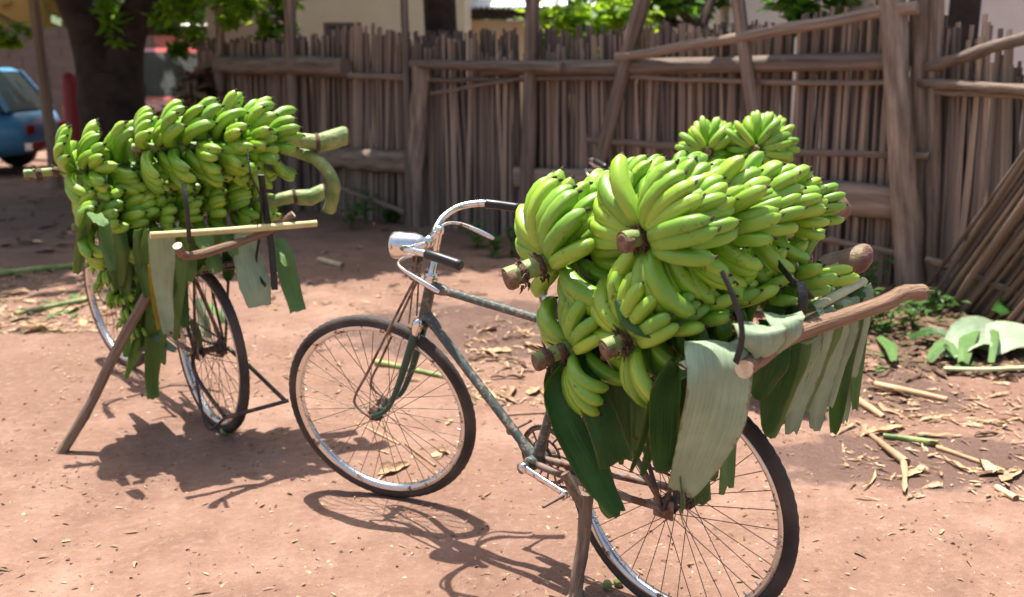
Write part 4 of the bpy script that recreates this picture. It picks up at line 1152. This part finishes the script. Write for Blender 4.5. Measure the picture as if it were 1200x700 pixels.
# crumbs and clods
def crumbs(n, region, smin, smax, mat, name, seed, flat=.5):
    r_ = random.Random(seed); vs = []; fs = []
    for _ in range(n):
        x = r_.uniform(region[0], region[2]); y = region[1] + (region[3] - region[1]) * (r_.random() ** 1.3)
        if mnoise.noise((x * 1.5, y * 1.5, seed)) < r_.uniform(-.5, .5): continue
        s = smin + (smax - smin) * r_.random() ** 3
        o = len(vs); z = gz(x, y); ca = r_.uniform(0, 6.28); cc, ss = math.cos(ca), math.sin(ca); el = 1 if flat > .5 else r_.uniform(1, 4)
        for k in range(6):
            d = ((1, 0, 0), (-.5, .87, 0), (-.5, -.87, 0), (.4, .3, 1), (-.5, 0, 1), (.1, -.5, .9))[k]
            dx, dy = d[0] * s * el * r_.uniform(.6, 1.3), d[1] * s * r_.uniform(.6, 1.3)
            vs.append((x + dx * cc - dy * ss, y + dx * ss + dy * cc, z - s * .15 + d[2] * s * flat * r_.uniform(.6, 1.2)))
        fs += [(o, o + 1, o + 4, o + 3), (o + 1, o + 2, o + 5, o + 4), (o + 2, o, o + 3, o + 5), (o + 3, o + 4, o + 5)]
    me = bpy.data.meshes.new(name); me.from_pydata(vs, [], fs); me.materials.append(mat)
    o = link(name, me); o['kind'] = 'stuff'; o['label'] = name.replace('_', ' ') + ' strewn over the red dirt'
    return o
crumbs(15000, (-3, 1.7, 3.2, 7.5), .002, .012, MT['dirt'], 'dirt_clods', 3, .8)
crumbs(11000, (-3, 1.9, 3.2, 7.5), .002, .010, MT['litter'], 'straw_crumbs', 9, .25)

def litter(n, reg, smin, smax, mat, seed, name):
    # fine broken leaf litter, too small to tell apart piece by piece
    r_ = random.Random(seed); vs = []; fs = []
    for _ in range(n):
        p = onG(r_.uniform(reg[0], reg[2]), r_.uniform(reg[1], reg[3]))
        if mnoise.noise((p.x * 2.3, p.y * 2.3, seed)) < r_.uniform(-.55, .35): continue
        s = smin + (smax - smin) * r_.random() ** 2; a = r_.uniform(0, 6.28); d = V((math.cos(a), math.sin(a), r_.uniform(-.2, .35))) * s * r_.uniform(1, 3.2); w_ = V((-math.sin(a), math.cos(a), r_.uniform(-.4, .4))) * s * r_.uniform(.3, .8)
        c = V((p.x, p.y, gz(p.x, p.y) + .003 + .25 * s)); up = V((0, 0, s * r_.uniform(0, .5)))
        o = len(vs)
        vs += [tuple(c - d - w_ * .5), tuple(c - d * .3 - w_ + up), tuple(c + d * r_.uniform(.5, 1) - w_ * .3), tuple(c + d + w_ * .4), tuple(c + w_ + up * .5), tuple(c - d * .8 + w_ * .6)]
        fs += [(o, o + 1, o + 4, o + 5), (o + 1, o + 2, o + 3, o + 4)]
    me = bpy.data.meshes.new(name); me.from_pydata(vs, [], fs); me.materials.append(MT[mat])
    o = link(name, me); o['kind'] = 'stuff'; o['label'] = name.replace('_', ' ') + ' spread over the dirt'
for k, reg in enumerate(((-20, 312, 160, 392), (60, 385, 420, 470), (545, 370, 720, 475), (300, 300, 560, 370), (985, 420, 1200, 500), (985, 490, 1200, 590))):
    litter((1500, 500, 1100, 500, 520, 300)[k], reg, .004, (.022, .012, .018, .016, .022, .018)[k], 'litter', 200 + k, 'broken_leaf_litter')
litter(1500, (990, 360, 1200, 440), .006, .035, 'drydark', 300, 'rotting_leaf_litter')
litter(260, (1000, 365, 1200, 435), .008, .03, 'leaf_mid', 301, 'green_leaf_litter')
litter(500, (0, 180, 300, 300), .01, .05, 'drydark', 302, 'rotting_leaf_litter')
litter(800, (0, 470, 1200, 700), .002, .007, 'litter', 303, 'broken_leaf_litter')
litter(500, (0, 440, 1200, 700), .003, .010, 'drydark', 304, 'rotting_leaf_litter')

# weeds
def plant(name, base, n, h, spread, mat, label, leaf_s=.05, group=None, seed=0):
    r_ = random.Random(seed); vs = []; fs = []
    base = V(base); base.z = gz(base.x, base.y)
    root = thing(name, label, 'plant', Matrix.Translation(base), group)
    b = MB()
    for k in range(max(3, n // 14)):
        a = r_.uniform(0, 6.28); tipp = V((math.cos(a) * spread * r_.random(), math.sin(a) * spread * r_.random(), h * r_.uniform(.6, 1)))
        b.tube(bez([(0, 0, -.02), tipp * .5 + V((0, 0, h * .12)), tipp], 3), [.004, .0038, .0035, .003, .0025, .002, .0015], 5)
        for j in range(14):
            c = tipp * r_.uniform(.25, 1.05) + V((r_.gauss(0, spread * .18), r_.gauss(0, spread * .18), r_.gauss(0, h * .05)))
            L = leaf_s * r_.uniform(.6, 1.4); az = r_.uniform(0, 6.28); el = r_.uniform(-.5, .6)
            d = V((math.cos(az) * math.cos(el), math.sin(az) * math.cos(el), math.sin(el))); s = d.cross(V((0, 0, 1))).normalized() * L * .3; up = V((0, 0, L * .08))
            o = len(vs); vs += [c, c + d * L * .45 + s + up, c + d * L - up, c + d * L * .45 - s + up]; fs += [(o, o + 1, o + 2), (o, o + 2, o + 3)]
    b.build('stem', MT['fol_mid'], root)
    me = bpy.data.meshes.new('foliage'); me.from_pydata(vs, [], fs); me.materials.append(MT[mat]); link('foliage', me, root)
    return root
GW = 'weeds along the foot of the long fence'
for i, (px, py, h, sp) in enumerate([(428, 262, .42, .22), (412, 268, .25, .25), (452, 262, .18, .2), (560, 290, .28, .25), (580, 300, .22, .2), (600, 300, .3, .2), (330, 250, .2, .2), (1010, 342, .25, .25), (985, 350, .15, .2)]):
    plant('weed', onG(px, py), 60, h, sp, 'weed', 'leafy green weed at the foot of the long fence', .07, GW, 50 + i)
for i, (px, py, h, sp) in enumerate([(1040, 392, .2, .25), (1070, 385, .26, .2), (1020, 385, .16, .2), (1100, 368, .16, .2), (1190, 362, .2, .2)]):
    plant('weed', onG(px, py), 60, h, sp, 'weed', 'low weed growing through the leaf heap', .06, 'weeds in the leaf heap', 80 + i)

# ------------------------------------------------------------------ trees and shrubs
def crown_mesh(c, rad, n, leaf_s, seed, clumps=40, hollow=.35, zmin=None):
    r_ = random.Random(seed); vs = []; fs = []
    cl = []
    for _ in range(clumps):
        while True:
            d = V((r_.uniform(-1, 1), r_.uniform(-1, 1), r_.uniform(-1, 1)))
            if hollow < d.length < 1: break
        cl.append((V((d.x * rad[0], d.y * rad[1], d.z * rad[2])), r_.uniform(.10, .24) * min(rad)))
    for _ in range(n):
        k, s = cl[r_.randrange(clumps)]
        p = k + V((r_.gauss(0, s), r_.gauss(0, s), r_.gauss(0, s * .6)))
        if zmin is not None and c.z + p.z < zmin: continue
        L = leaf_s * r_.uniform(.6, 1.4); az = r_.uniform(0, 6.28); el = r_.uniform(-.9, .5)
        d = V((math.cos(az) * math.cos(el), math.sin(az) * math.cos(el), math.sin(el)))
        sdv = d.cross(V((r_.uniform(-.5, .5), r_.uniform(-.5, .5), 1))).normalized() * L * .28
        o = len(vs); vs += [p, p + d * L * .5 + sdv, p + d * L, p + d * L * .5 - sdv]
        fs.append((o, o + 1, o + 2, o + 3))
    me = bpy.data.meshes.new('crown'); me.from_pydata([tuple(v) for v in vs], [], fs)
    return me, cl
def tree(name, base, label, trunk_r, fork_z, c, rad, n, leaf_s, mat, seed, limbs=6, clumps=40, lim_pts=None, zmin=None, group=None):
    base = V(base); root = thing(name, label, 'tree', Matrix.Translation(base), group)
    c = V(c)
    me, cl = crown_mesh(c, rad, n, leaf_s, seed, clumps, zmin=zmin); me.materials.append(MT[mat])
    link('crown', me, root, Matrix.Translation(c - base))
    b = MB(); r_ = random.Random(seed)
    if lim_pts:
        for pts, r0, r1 in lim_pts:
            q = bez([V(p) - base for p in pts], 5); m = len(q)
            b.tube(q, [r0 + (r1 - r0) * i / (m - 1) for i in range(m)], 14, wob=.05)
        start = [V(p[0][-1]) - base for p in lim_pts[-2:]]
    else:
        tp = V((0, 0, fork_z))
        b.tube(bez([(0, 0, -.1), (trunk_r * .3, 0, fork_z * .5), tp], 5), [trunk_r * (1.25 - .35 * i / 10) for i in range(11)], 12, wob=.06)
        start = [tp]
    b.build('trunk', MT['bark'], root)
    lb = MB()
    for k in range(limbs):
        t = cl[r_.randrange(len(cl))][0] + (c - base); s0 = start[k % len(start)]
        m = s0.lerp(t, .5) + V((r_.uniform(-.2, .2), r_.uniform(-.2, .2), r_.uniform(0, .3)))
        lb.tube(bez([s0, m, t], 4), [trunk_r * (.55 - .45 * i / 8) for i in range(9)], 8)
    lb.build('limb', MT['bark'], root)
    return root
TY = 11.5
t0 = atY(128, 75, TY); tb = V((t0.x, TY, 0))
tree('forked_tree', tb, 'big dark forked tree trunk standing between the parked vehicles', .34, 1.5, (tb.x - 1.9, TY - .6, 5.2), (3.4, 4.6, 2.3), 14000, .27, 'fol_mid', 41, 8, 90,
     lim_pts=[([tb + V((.02, 0, -.1)), tb + V((0, 0, .8)), t0 + V((0, 0, -.1))], .40, .36),
              ([t0 + V((-.08, 0, -.5)), atY(108, 45, TY), atY(85, -5, TY), atY(55, -90, TY), atY(20, -190, TY)], .27, .12),
              ([t0 + V((.1, 0, -.4)), atY(148, 45, TY), atY(172, -5, TY), atY(200, -90, TY), atY(240, -180, TY)], .24, .11)], zmin=2.75)
def sprig(name, c, rad, n, ls, mat, label, seed, clumps=14, stem_to=None):
    c = V(c); root = thing(name, label, 'foliage', Matrix.Translation(c))
    me, cl = crown_mesh(c, rad, n, ls, seed, clumps, 0.0); me.materials.append(MT[mat]); link('leaf_cluster', me, root)
    b = MB(); s0 = V(stem_to) - c if stem_to else V((0, 0, rad[2] * 1.6))
    for k, (p, s) in enumerate(cl[:10]):
        b.tube(bez([s0, s0.lerp(p, .5) + V((.02, 0, .05)), p], 3), [.014, .012, .010, .008, .007, .006, .005], 5)
    b.build('twig', MT['bark'], root)
    return root
sprig('hanging_branch', atY(128, 25, 11.2), (.15, .15, .36), 140, .12, 'fol_bright', 'green leafy sprig hanging in the fork of the dark tree', 61, stem_to=atY(128, -70, 11.4))
sprig('hanging_branch', atY(255, 5, 10.9), (.95, .4, .33), 1300, .13, 'fol_bright', 'bright sunlit branch hanging over the fence end and tin roof', 62, stem_to=atY(235, -150, 11.4), clumps=26)
sprig('hanging_branch', atY(205, 20, 13.0), (.35, .3, .5), 520, .14, 'fol_mid', 'darker leaf sprig hanging before the tin-roofed shed', 63, stem_to=atY(205, -120, 12.8))
sprig('hanging_branch', atY(15, 38, 13.0), (.35, .3, .14), 380, .12, 'fol_bright', 'small bright leaf sprig above the parked blue car', 64, stem_to=atY(-60, 0, 13.0))
sprig('hanging_branch', atY(322, 30, 11.0), (.18, .2, .22), 260, .12, 'fol_mid', 'leaf sprig hanging before the grey gable wall', 65, stem_to=atY(318, -60, 11.2))
sprig('hanging_branch', atY(945, -8, 7.6), (.42, .3, .24), 420, .16, 'fol_mid', 'broad green leaves drooping over the diagonal rail', 66, stem_to=atY(960, -120, 8.0))
t2 = atY(512, 60, 10.6); t2.z = 0
tree('yard_tree', t2, 'yard tree with grey trunk rising behind the tall double post', .16, 3.2, (-1.6, 9.9, 4.9), (2.3, 1.5, 1.3), 7000, .26, 'fol_mid', 42, 7, 60, zmin=2.6)
tree('yard_shrub', V((.83, 10.9, 0)), 'bright yellow-green shrub showing over the fence top', .05, 1.2, (.83, 10.8, 1.95), (.55, .5, .55), 1900, .14, 'fol_bright', 43, 5, 26)
tree('yard_tree', V((2.25, 12.2, 0)), 'dark trunked tree with green leaves beside the grey wall', .13, 1.9, (1.95, 12.6, 2.7), (1.2, .9, 1.1), 3000, .2, 'fol_mid', 44, 5, 30)
tree('yard_tree', V((3.3, 9.0, 0)), 'dense leafy tree behind the thick corner post', .12, 2.4, (3.0, 7.8, 3.6), (1.5, 1.2, .9), 1700, .2, 'fol_dark', 45, 6, 36, zmin=2.4)
GT = 'trees behind the houses'
for i, (x, y, s) in enumerate([(-13.5, 30, 1.3), (-8.5, 27, 1.1), (-3.4, 24, 1.0), (1.6, 23, 1.1), (5.5, 24, 1.1), (10, 22, 1.1), (15, 24, 1.2)]):
    tree('background_tree', V((x, y, 0)), 'full green tree rising behind the houses', .2 * s, 1.8, (x, y, 3.6 * s), (3.0 * s, 2.2 * s, 2.9 * s), 3800, .34, 'fol_mid' if i % 2 else 'fol_dark', 90 + i, 5, 50, group=GT)

# ------------------------------------------------------------------ houses and walls
def wallmat(name, c, stain): 
    m = NM(name); co = m.coord('World')
    f = m.noise(co, 1.7, 6, .7); k = m.ramp(f, [(.45, grey(0)), (.75, grey(.7))])
    m.set(color=m.mix(k, c, stain), rough=.9); m.bump(m.noise(co, 30, 4), .3, .01)
    return m.mat
MT['cream'] = wallmat('cream_render', (.86, .77, .60), (.76, .64, .47))
MT['greywall'] = wallmat('grey_render', (.52, .44, .38), (.38, .31, .27))
MT['white'] = wallmat('whitewash', (.84, .80, .75), (.72, .66, .60))
MT['ochre'] = wallmat('ochre_render', (.38, .24, .06), (.25, .15, .05))
MT['block'] = wallmat('bare_block', (.14, .12, .105), (.09, .075, .065))
MT['dark'] = plain('dark_opening', (.03, .03, .032), .4)
MT['shutter'] = plain('grey_shutter', (.16, .16, .17), .5)
MT['tin'] = paint_mat('tin_sheet', (.55, .55, .55), (.22, .12, .07), .62, .4, 6, .6)
MT['teal'] = plain('teal_paint', (.05, .20, .19), .5)
MT['darkwood'] = wood_mat('dark_timber', (.03, .024, .02), (.075, .055, .045), .1, along='N', sc=8)

def corrugated(a, b_, depth, z0, z1, wave=.08, amp=.018, n=None):
    b = MB(); L = (V(b_) - V(a)).length; n = n or int(L / wave * 6); vs = []
    d = (V(b_) - V(a)).normalized(); nrm = V((-d.y, d.x, 0))
    if nrm.y < 0: nrm = -nrm
    for i in range(n + 1):
        s = L * i / n; h = amp * math.sin(2 * math.pi * s / wave)
        p = V(a) + d * s
        for (k, z) in ((0, z0), (1, z1)):
            q = p + nrm * depth * k
            vs.append((q.x, q.y, z + h)); vs.append((q.x, q.y, z + h - .006))
    fs = []
    for i in range(n):
        o = i * 4; fs += [(o, o + 4, o + 6, o + 2), (o + 1, o + 3, o + 7, o + 5), (o, o + 1, o + 5, o + 4), (o + 2, o + 6, o + 7, o + 3)]
    b.add(vs, fs, 0, True)
    return b

def house(label, x0, x1, y0, depth, h, mat, name='house', windows=(), door=None, roof=None):
    root = thing(name, label, 'building', Matrix.Translation((x0, y0, 0)))
    W = x1 - x0; b = MB()
    # walls with real openings: front wall from boxes around the windows
    xs = sorted({0, W, *[w[0] for w in windows], *[w[1] for w in windows]})
    zs = sorted({-.05, h, *[w[2] for w in windows], *[w[3] for w in windows]})
    for xa, xb in zip(xs[:-1], xs[1:]):
        for za, zb in zip(zs[:-1], zs[1:]):
            if any(w[0] <= xa and xb <= w[1] and w[2] <= za and zb <= w[3] for w in windows): continue
            b.box((xa, 0, za), (xb, .2, zb))
    b.box((0, .2, -.05), (.2, depth, h)); b.box((W - .2, .2, -.05), (W, depth, h)); b.box((.2, depth - .2, -.05), (W - .2, depth, h))
    b.build('wall', MT[mat], root)
    for w in windows:
        f = MB()
        for (lo, hi) in (((w[0], .05, w[2]), (w[0] + .05, .13, w[3])), ((w[1] - .05, .05, w[2]), (w[1], .13, w[3])), ((w[0] + .05, .05, w[3] - .05), (w[1] - .05, .13, w[3])), ((w[0] + .05, .05, w[2]), (w[1] - .05, .13, w[2] + .05))):
            f.box(lo, hi)
        k = f.build('window', MT['shutter'], root)
        f = MB(); nn_ = 7
        for i in range(nn_):
            za = w[2] + .05 + (w[3] - w[2] - .1) * i / nn_
            f.box((w[0] + .05, .08, za), (w[1] - .05, .10, za + (w[3] - w[2] - .1) / nn_ * .8))
        f.box((w[0] + .05, .14, w[2]), (w[1] - .05, .16, w[3]))
        f.build('louvre', MT['shutter'], k)
    if roof:
        ov, z0, z1 = roof
        c = corrugated((-ov, -ov, 0), (W + ov, -ov, 0), depth + 2 * ov, z0, z1)
        c.build('roof', MT['tin'], root)
        f = MB(); f.box((-ov, -ov + .05, z0 - .16), (W + ov, -ov + .09, z0 - .03)); f.build('fascia', MT['darkwood'], root)
    return root
pa = lambda px, Y: (px - 600) / F_PX * Y * 1.027
house('cream rendered house with a small grey louvred window', pa(356, 13), pa(548, 13), 13, 5, 3.3, 'cream', windows=((pa(392, 13) - pa(356, 13), pa(434, 13) - pa(356, 13), 1.2, 2.06),), roof=(.12, 3.35, 3.8))
house('plain grey rendered outbuilding beside the cream house', pa(264, 14.5), pa(346, 14.5), 14.5, 4, 3.0, 'greywall', roof=(.3, 3.05, 3.3))
house('low pale house with dark eaves under a tin roof', pa(556, 15.5), pa(735, 15.5), 15.5, 5, 2.20, 'cream', windows=((pa(640, 15.5) - pa(556, 15.5), pa(672, 15.5) - pa(556, 15.5), 1.1, 1.95),), roof=(.5, 2.36, 3.0))
house('brown walled shed with a curled tin roof edge', pa(205, 17), pa(262, 17), 17, 3, 2.05, 'greywall', name='shed', roof=(.22, 2.18, 2.32))
house('grey-white walled house behind the leaning fence post', pa(838, 12.8), pa(960, 12.8), 12.8, 4, 3.0, 'white', roof=(.3, 3.05, 3.5))
house('whitewashed house wall beyond the ragged fence', pa(1098, 10.0), pa(1098, 10.0) + 5, 10.0, 5, 3.2, 'white', roof=(.3, 3.25, 3.8))
b = MB(); x = pa(1086, 9.8)
b.box((x, 9.7, -.05), (x + .16, 9.9, 3.1)); o = b.build('corner_post', MT['teal']); tag(o, 'teal painted corner post against the whitewashed wall', 'post')
b = MB(); x = pa(1064, 8.0)
b.box((x, 7.7, -.05), (x + .22, 7.78, 2.4), jit=.01); tag(b.build('timber_panel', MT['darkwood']), 'dark timber panel standing behind the thick corner post', 'panel')
house('ochre building with a white framed window far behind', pa(-60, 27), pa(84, 27), 27, 6, 5, 'ochre', windows=((1.2, 2.3, 2.2, 3.1),), roof=(.4, 5.05, 5.8))
bw = thing('block_wall', 'dark bare block wall behind the parked vehicles', 'wall', Matrix.Translation((-16.5, 23, 0)))
blk = MB(); blk.box((-.293, -.09, -.108), (.293, .09, .108)); bme = blk.mesh('block', [MT['block']])
for r_i in range(11):
    for c_i in range(15):
        link('block', bme, bw, Matrix.Translation((.6 * c_i + (.3 if r_i % 2 else 0), rng.uniform(-.006, .006), .06 + .222 * r_i)))
b = MB(); b.box((-.2, -.06, 0), (9.2, .06, 2.4)); b.build('mortar', MT['block'], bw)

# ------------------------------------------------------------------ parked vehicles, posts, heaps at the left
def car(label, M, c, name='parked_car', L=4.1, H=1.44, pickup=False):
    pm = paint_mat(name + '_paint_' + label.split()[0], c, tuple(x * .5 + .02 for x in c), .66, .3, 5)
    root = thing(name, label, 'car', M)
    half = .80
    # body: loft of cross sections along x
    prof = [(-2.05, .42, .72, .68), (-1.98, .30, .86, .74), (-1.5, .24, .92, .80), (-.6, .22, .93, .82), (.5, .22, .93, .82), (1.3, .24, .90, .80), (1.9, .30, .80, .75), (2.04, .40, .66, .66)]
    b = MB(); vs = []; K = 10
    for (x, z0, z1, w) in prof:
        for k in range(K):
            a = 2 * math.pi * (k + .5) / K
            cx_ = max(-1, min(1, 1.28 * math.cos(a))); cz = max(-1, min(1, 1.28 * math.sin(a)))
            vs.append((x * L / 4.1, cx_ * w, (z0 + z1) / 2 + cz * (z1 - z0) / 2))
    fs = [(i * K + k, i * K + (k + 1) % K, (i + 1) * K + (k + 1) % K, (i + 1) * K + k) for i in range(len(prof) - 1) for k in range(K)]
    fs += [tuple(range(K))[::-1], tuple(range((len(prof) - 1) * K, len(prof) * K))]
    b.add(vs, fs); b.build('body', pm, root)
    x0, x1, x2, x3 = (-.1, .1, .95, 1.35) if pickup else (-1.86, -1.5, .55, 1.15)
    rf = MB(); zt = H; zb = .90
    def ring(z, xa, xb, w): return [(xa, -w, z), (xb, -w, z), (xb, w, z), (xa, w, z)]
    lo = ring(zb, x0, x3, .76); hi = ring(zt - .05, x1, x2, .60); tp = ring(zt, x1 + .1, x2 - .12, .54)
    rf.add(hi + tp, [(0, 1, 5, 4), (1, 2, 6, 5), (2, 3, 7, 6), (3, 0, 4, 7), (4, 5, 6, 7)])
    for k in range(4):     # pillars
        rf.tube([lo[k], hi[k]], .035, 6)
    for s in (-1, 1):
        rf.tube([((x0 + x3) / 2, s * .76, zb), ((x1 + x2) / 2, s * .60, zt - .05)], .035, 6)
    rf.build('roof', pm, root)
    for k in range(4):
        a, b_ = lo[k], lo[(k + 1) % 4]; d, c_ = hi[k], hi[(k + 1) % 4]
        g = MB(); g.add([a, b_, c_, d], [(0, 1, 2, 3)], 0, False); g.build('window', MT['carglass'], root)
    for sx in (-1.28, 1.3):
        for s in (-1, 1):
            g = MB(); g.lathe((sx, s * .70, .31), (0, s, 0), [(.19, -.09), (.29, -.09), (.31, -.05), (.31, .05), (.29, .09), (.19, .09)], 24, closed=True)
            w = g.build('wheel', MT['tyre'], root)
            g = MB(); g.lathe((sx, s * .70, .31), (0, s, 0), [(.20, .02), (.19, .07), (.12, .06), (.06, .085), (.001, .09)], 18); g.build('rim', MT['shutter'], w)
    for s in (-1, 1):
        g = MB(); g.lathe((2.0 * L / 4.1, s * .52, .60), (1, 0, 0), [(.11, -.02), (.105, .03), (.06, .05), (.001, .055)], 14); g.build('headlight', MT['glass'], root)
        g = MB(); g.box((-2.06 * L / 4.1, s * .56 - .12, .58), (-1.98 * L / 4.1, s * .56 + .12, .70)); g.build('tail_light', MT['redlamp'], root)
        g = MB(); g.box((-.02, s * .825 - .012, .80), (.12, s * .825 + .012, .825)); g.build('door_handle', MT['rim'], root)
    g = MB(); g.box((2.02 * L / 4.1, -.72, .36), (2.12 * L / 4.1, .72, .46)); g.build('bumper', MT['rim'], root)
    g = MB(); g.box((-2.12 * L / 4.1, -.72, .36), (-2.02 * L / 4.1, .72, .46)); g.build('bumper', MT['rim'], root)
    return root
MT['carglass'] = plain('car_glass', (.03, .035, .035), .3)
MT['redlamp'] = plain('red_lamp', (.30, .02, .02), .2)
cx = pa(72, 14.6) - 2.05
car('dusty light blue saloon car parked beyond the wooden pole', Matrix.Translation((cx, 14.6, 0)) @ Matrix.Rotation(R(183), 4, 'Z'), (.10, .32, .55), H=1.50)
car('old red pickup parked behind the dark forked trunk', Matrix.Translation((pa(178, 15.4), 15.6, 0)) @ Matrix.Rotation(R(-62), 4, 'Z') @ Matrix.Scale(1.22, 4), (.50, .05, .03), name='pickup_truck', L=4.4, H=1.46, pickup=True)
p = atY(57, 130, 12.6); p.z = -.05
stick('tree_pole', [p, p + V((-.02, 0, 1.2)), p + V((-.06, 0, 3.4))], (.075, .06), [MT['prop'], MT['cut']], 'tall pale bare pole standing before the blue car', 'pole')
p = atY(86, 140, 12.2); p.z = 0
b = MB(); b.tube([p + V((0, 0, -.05)), p + V((0, 0, 1.30)), p + V((0, 0, 1.40)), p + V((0, 0, 1.44))], [.10, .10, .085, .03], 12); tag(b.build('red_post', plain('red_post_paint', (.30, .025, .03), .5)), 'short thick red post beside the dark forked trunk', 'post')
# dry leaf heap by the fence end
p = atY(232, 150, 11.2); p.z = .55
root = thing('dry_leaf_heap', 'tall heap of brown dead leaves stacked at the fence end', 'leaf heap', Matrix.Translation((p.x, p.y, 0)))
me, _ = crown_mesh(p, (.30, .3, .95), 1500, .22, 77, 26, 0.0, zmin=.02); me.materials.append(MT['drydark']); link('dead_foliage', me, root, Matrix.Translation((0, 0, p.z)))
b = MB()
for k in range(5): b.tube([(rng.uniform(-.2, .2), rng.uniform(-.2, .2), 0), (rng.uniform(-.15, .15), rng.uniform(-.15, .15), 1.35)], .02, 6)
b.build('stick', MT['oldwood'], root)
# dry debris on the shaded ground by the vehicles
scatter(26, (0, 175, 110, 300), .08, .25, ['drydark'], 'dead leaf on the shaded ground before the vehicles', 'dead leaves before the vehicles', 15)
litter_bar('fallen_branch', (20, 188), (75, 190), (.03, .025), [MT['oldwood'], MT['cut']], 'straight fallen branch on the shaded ground before the blue car', 'branch')
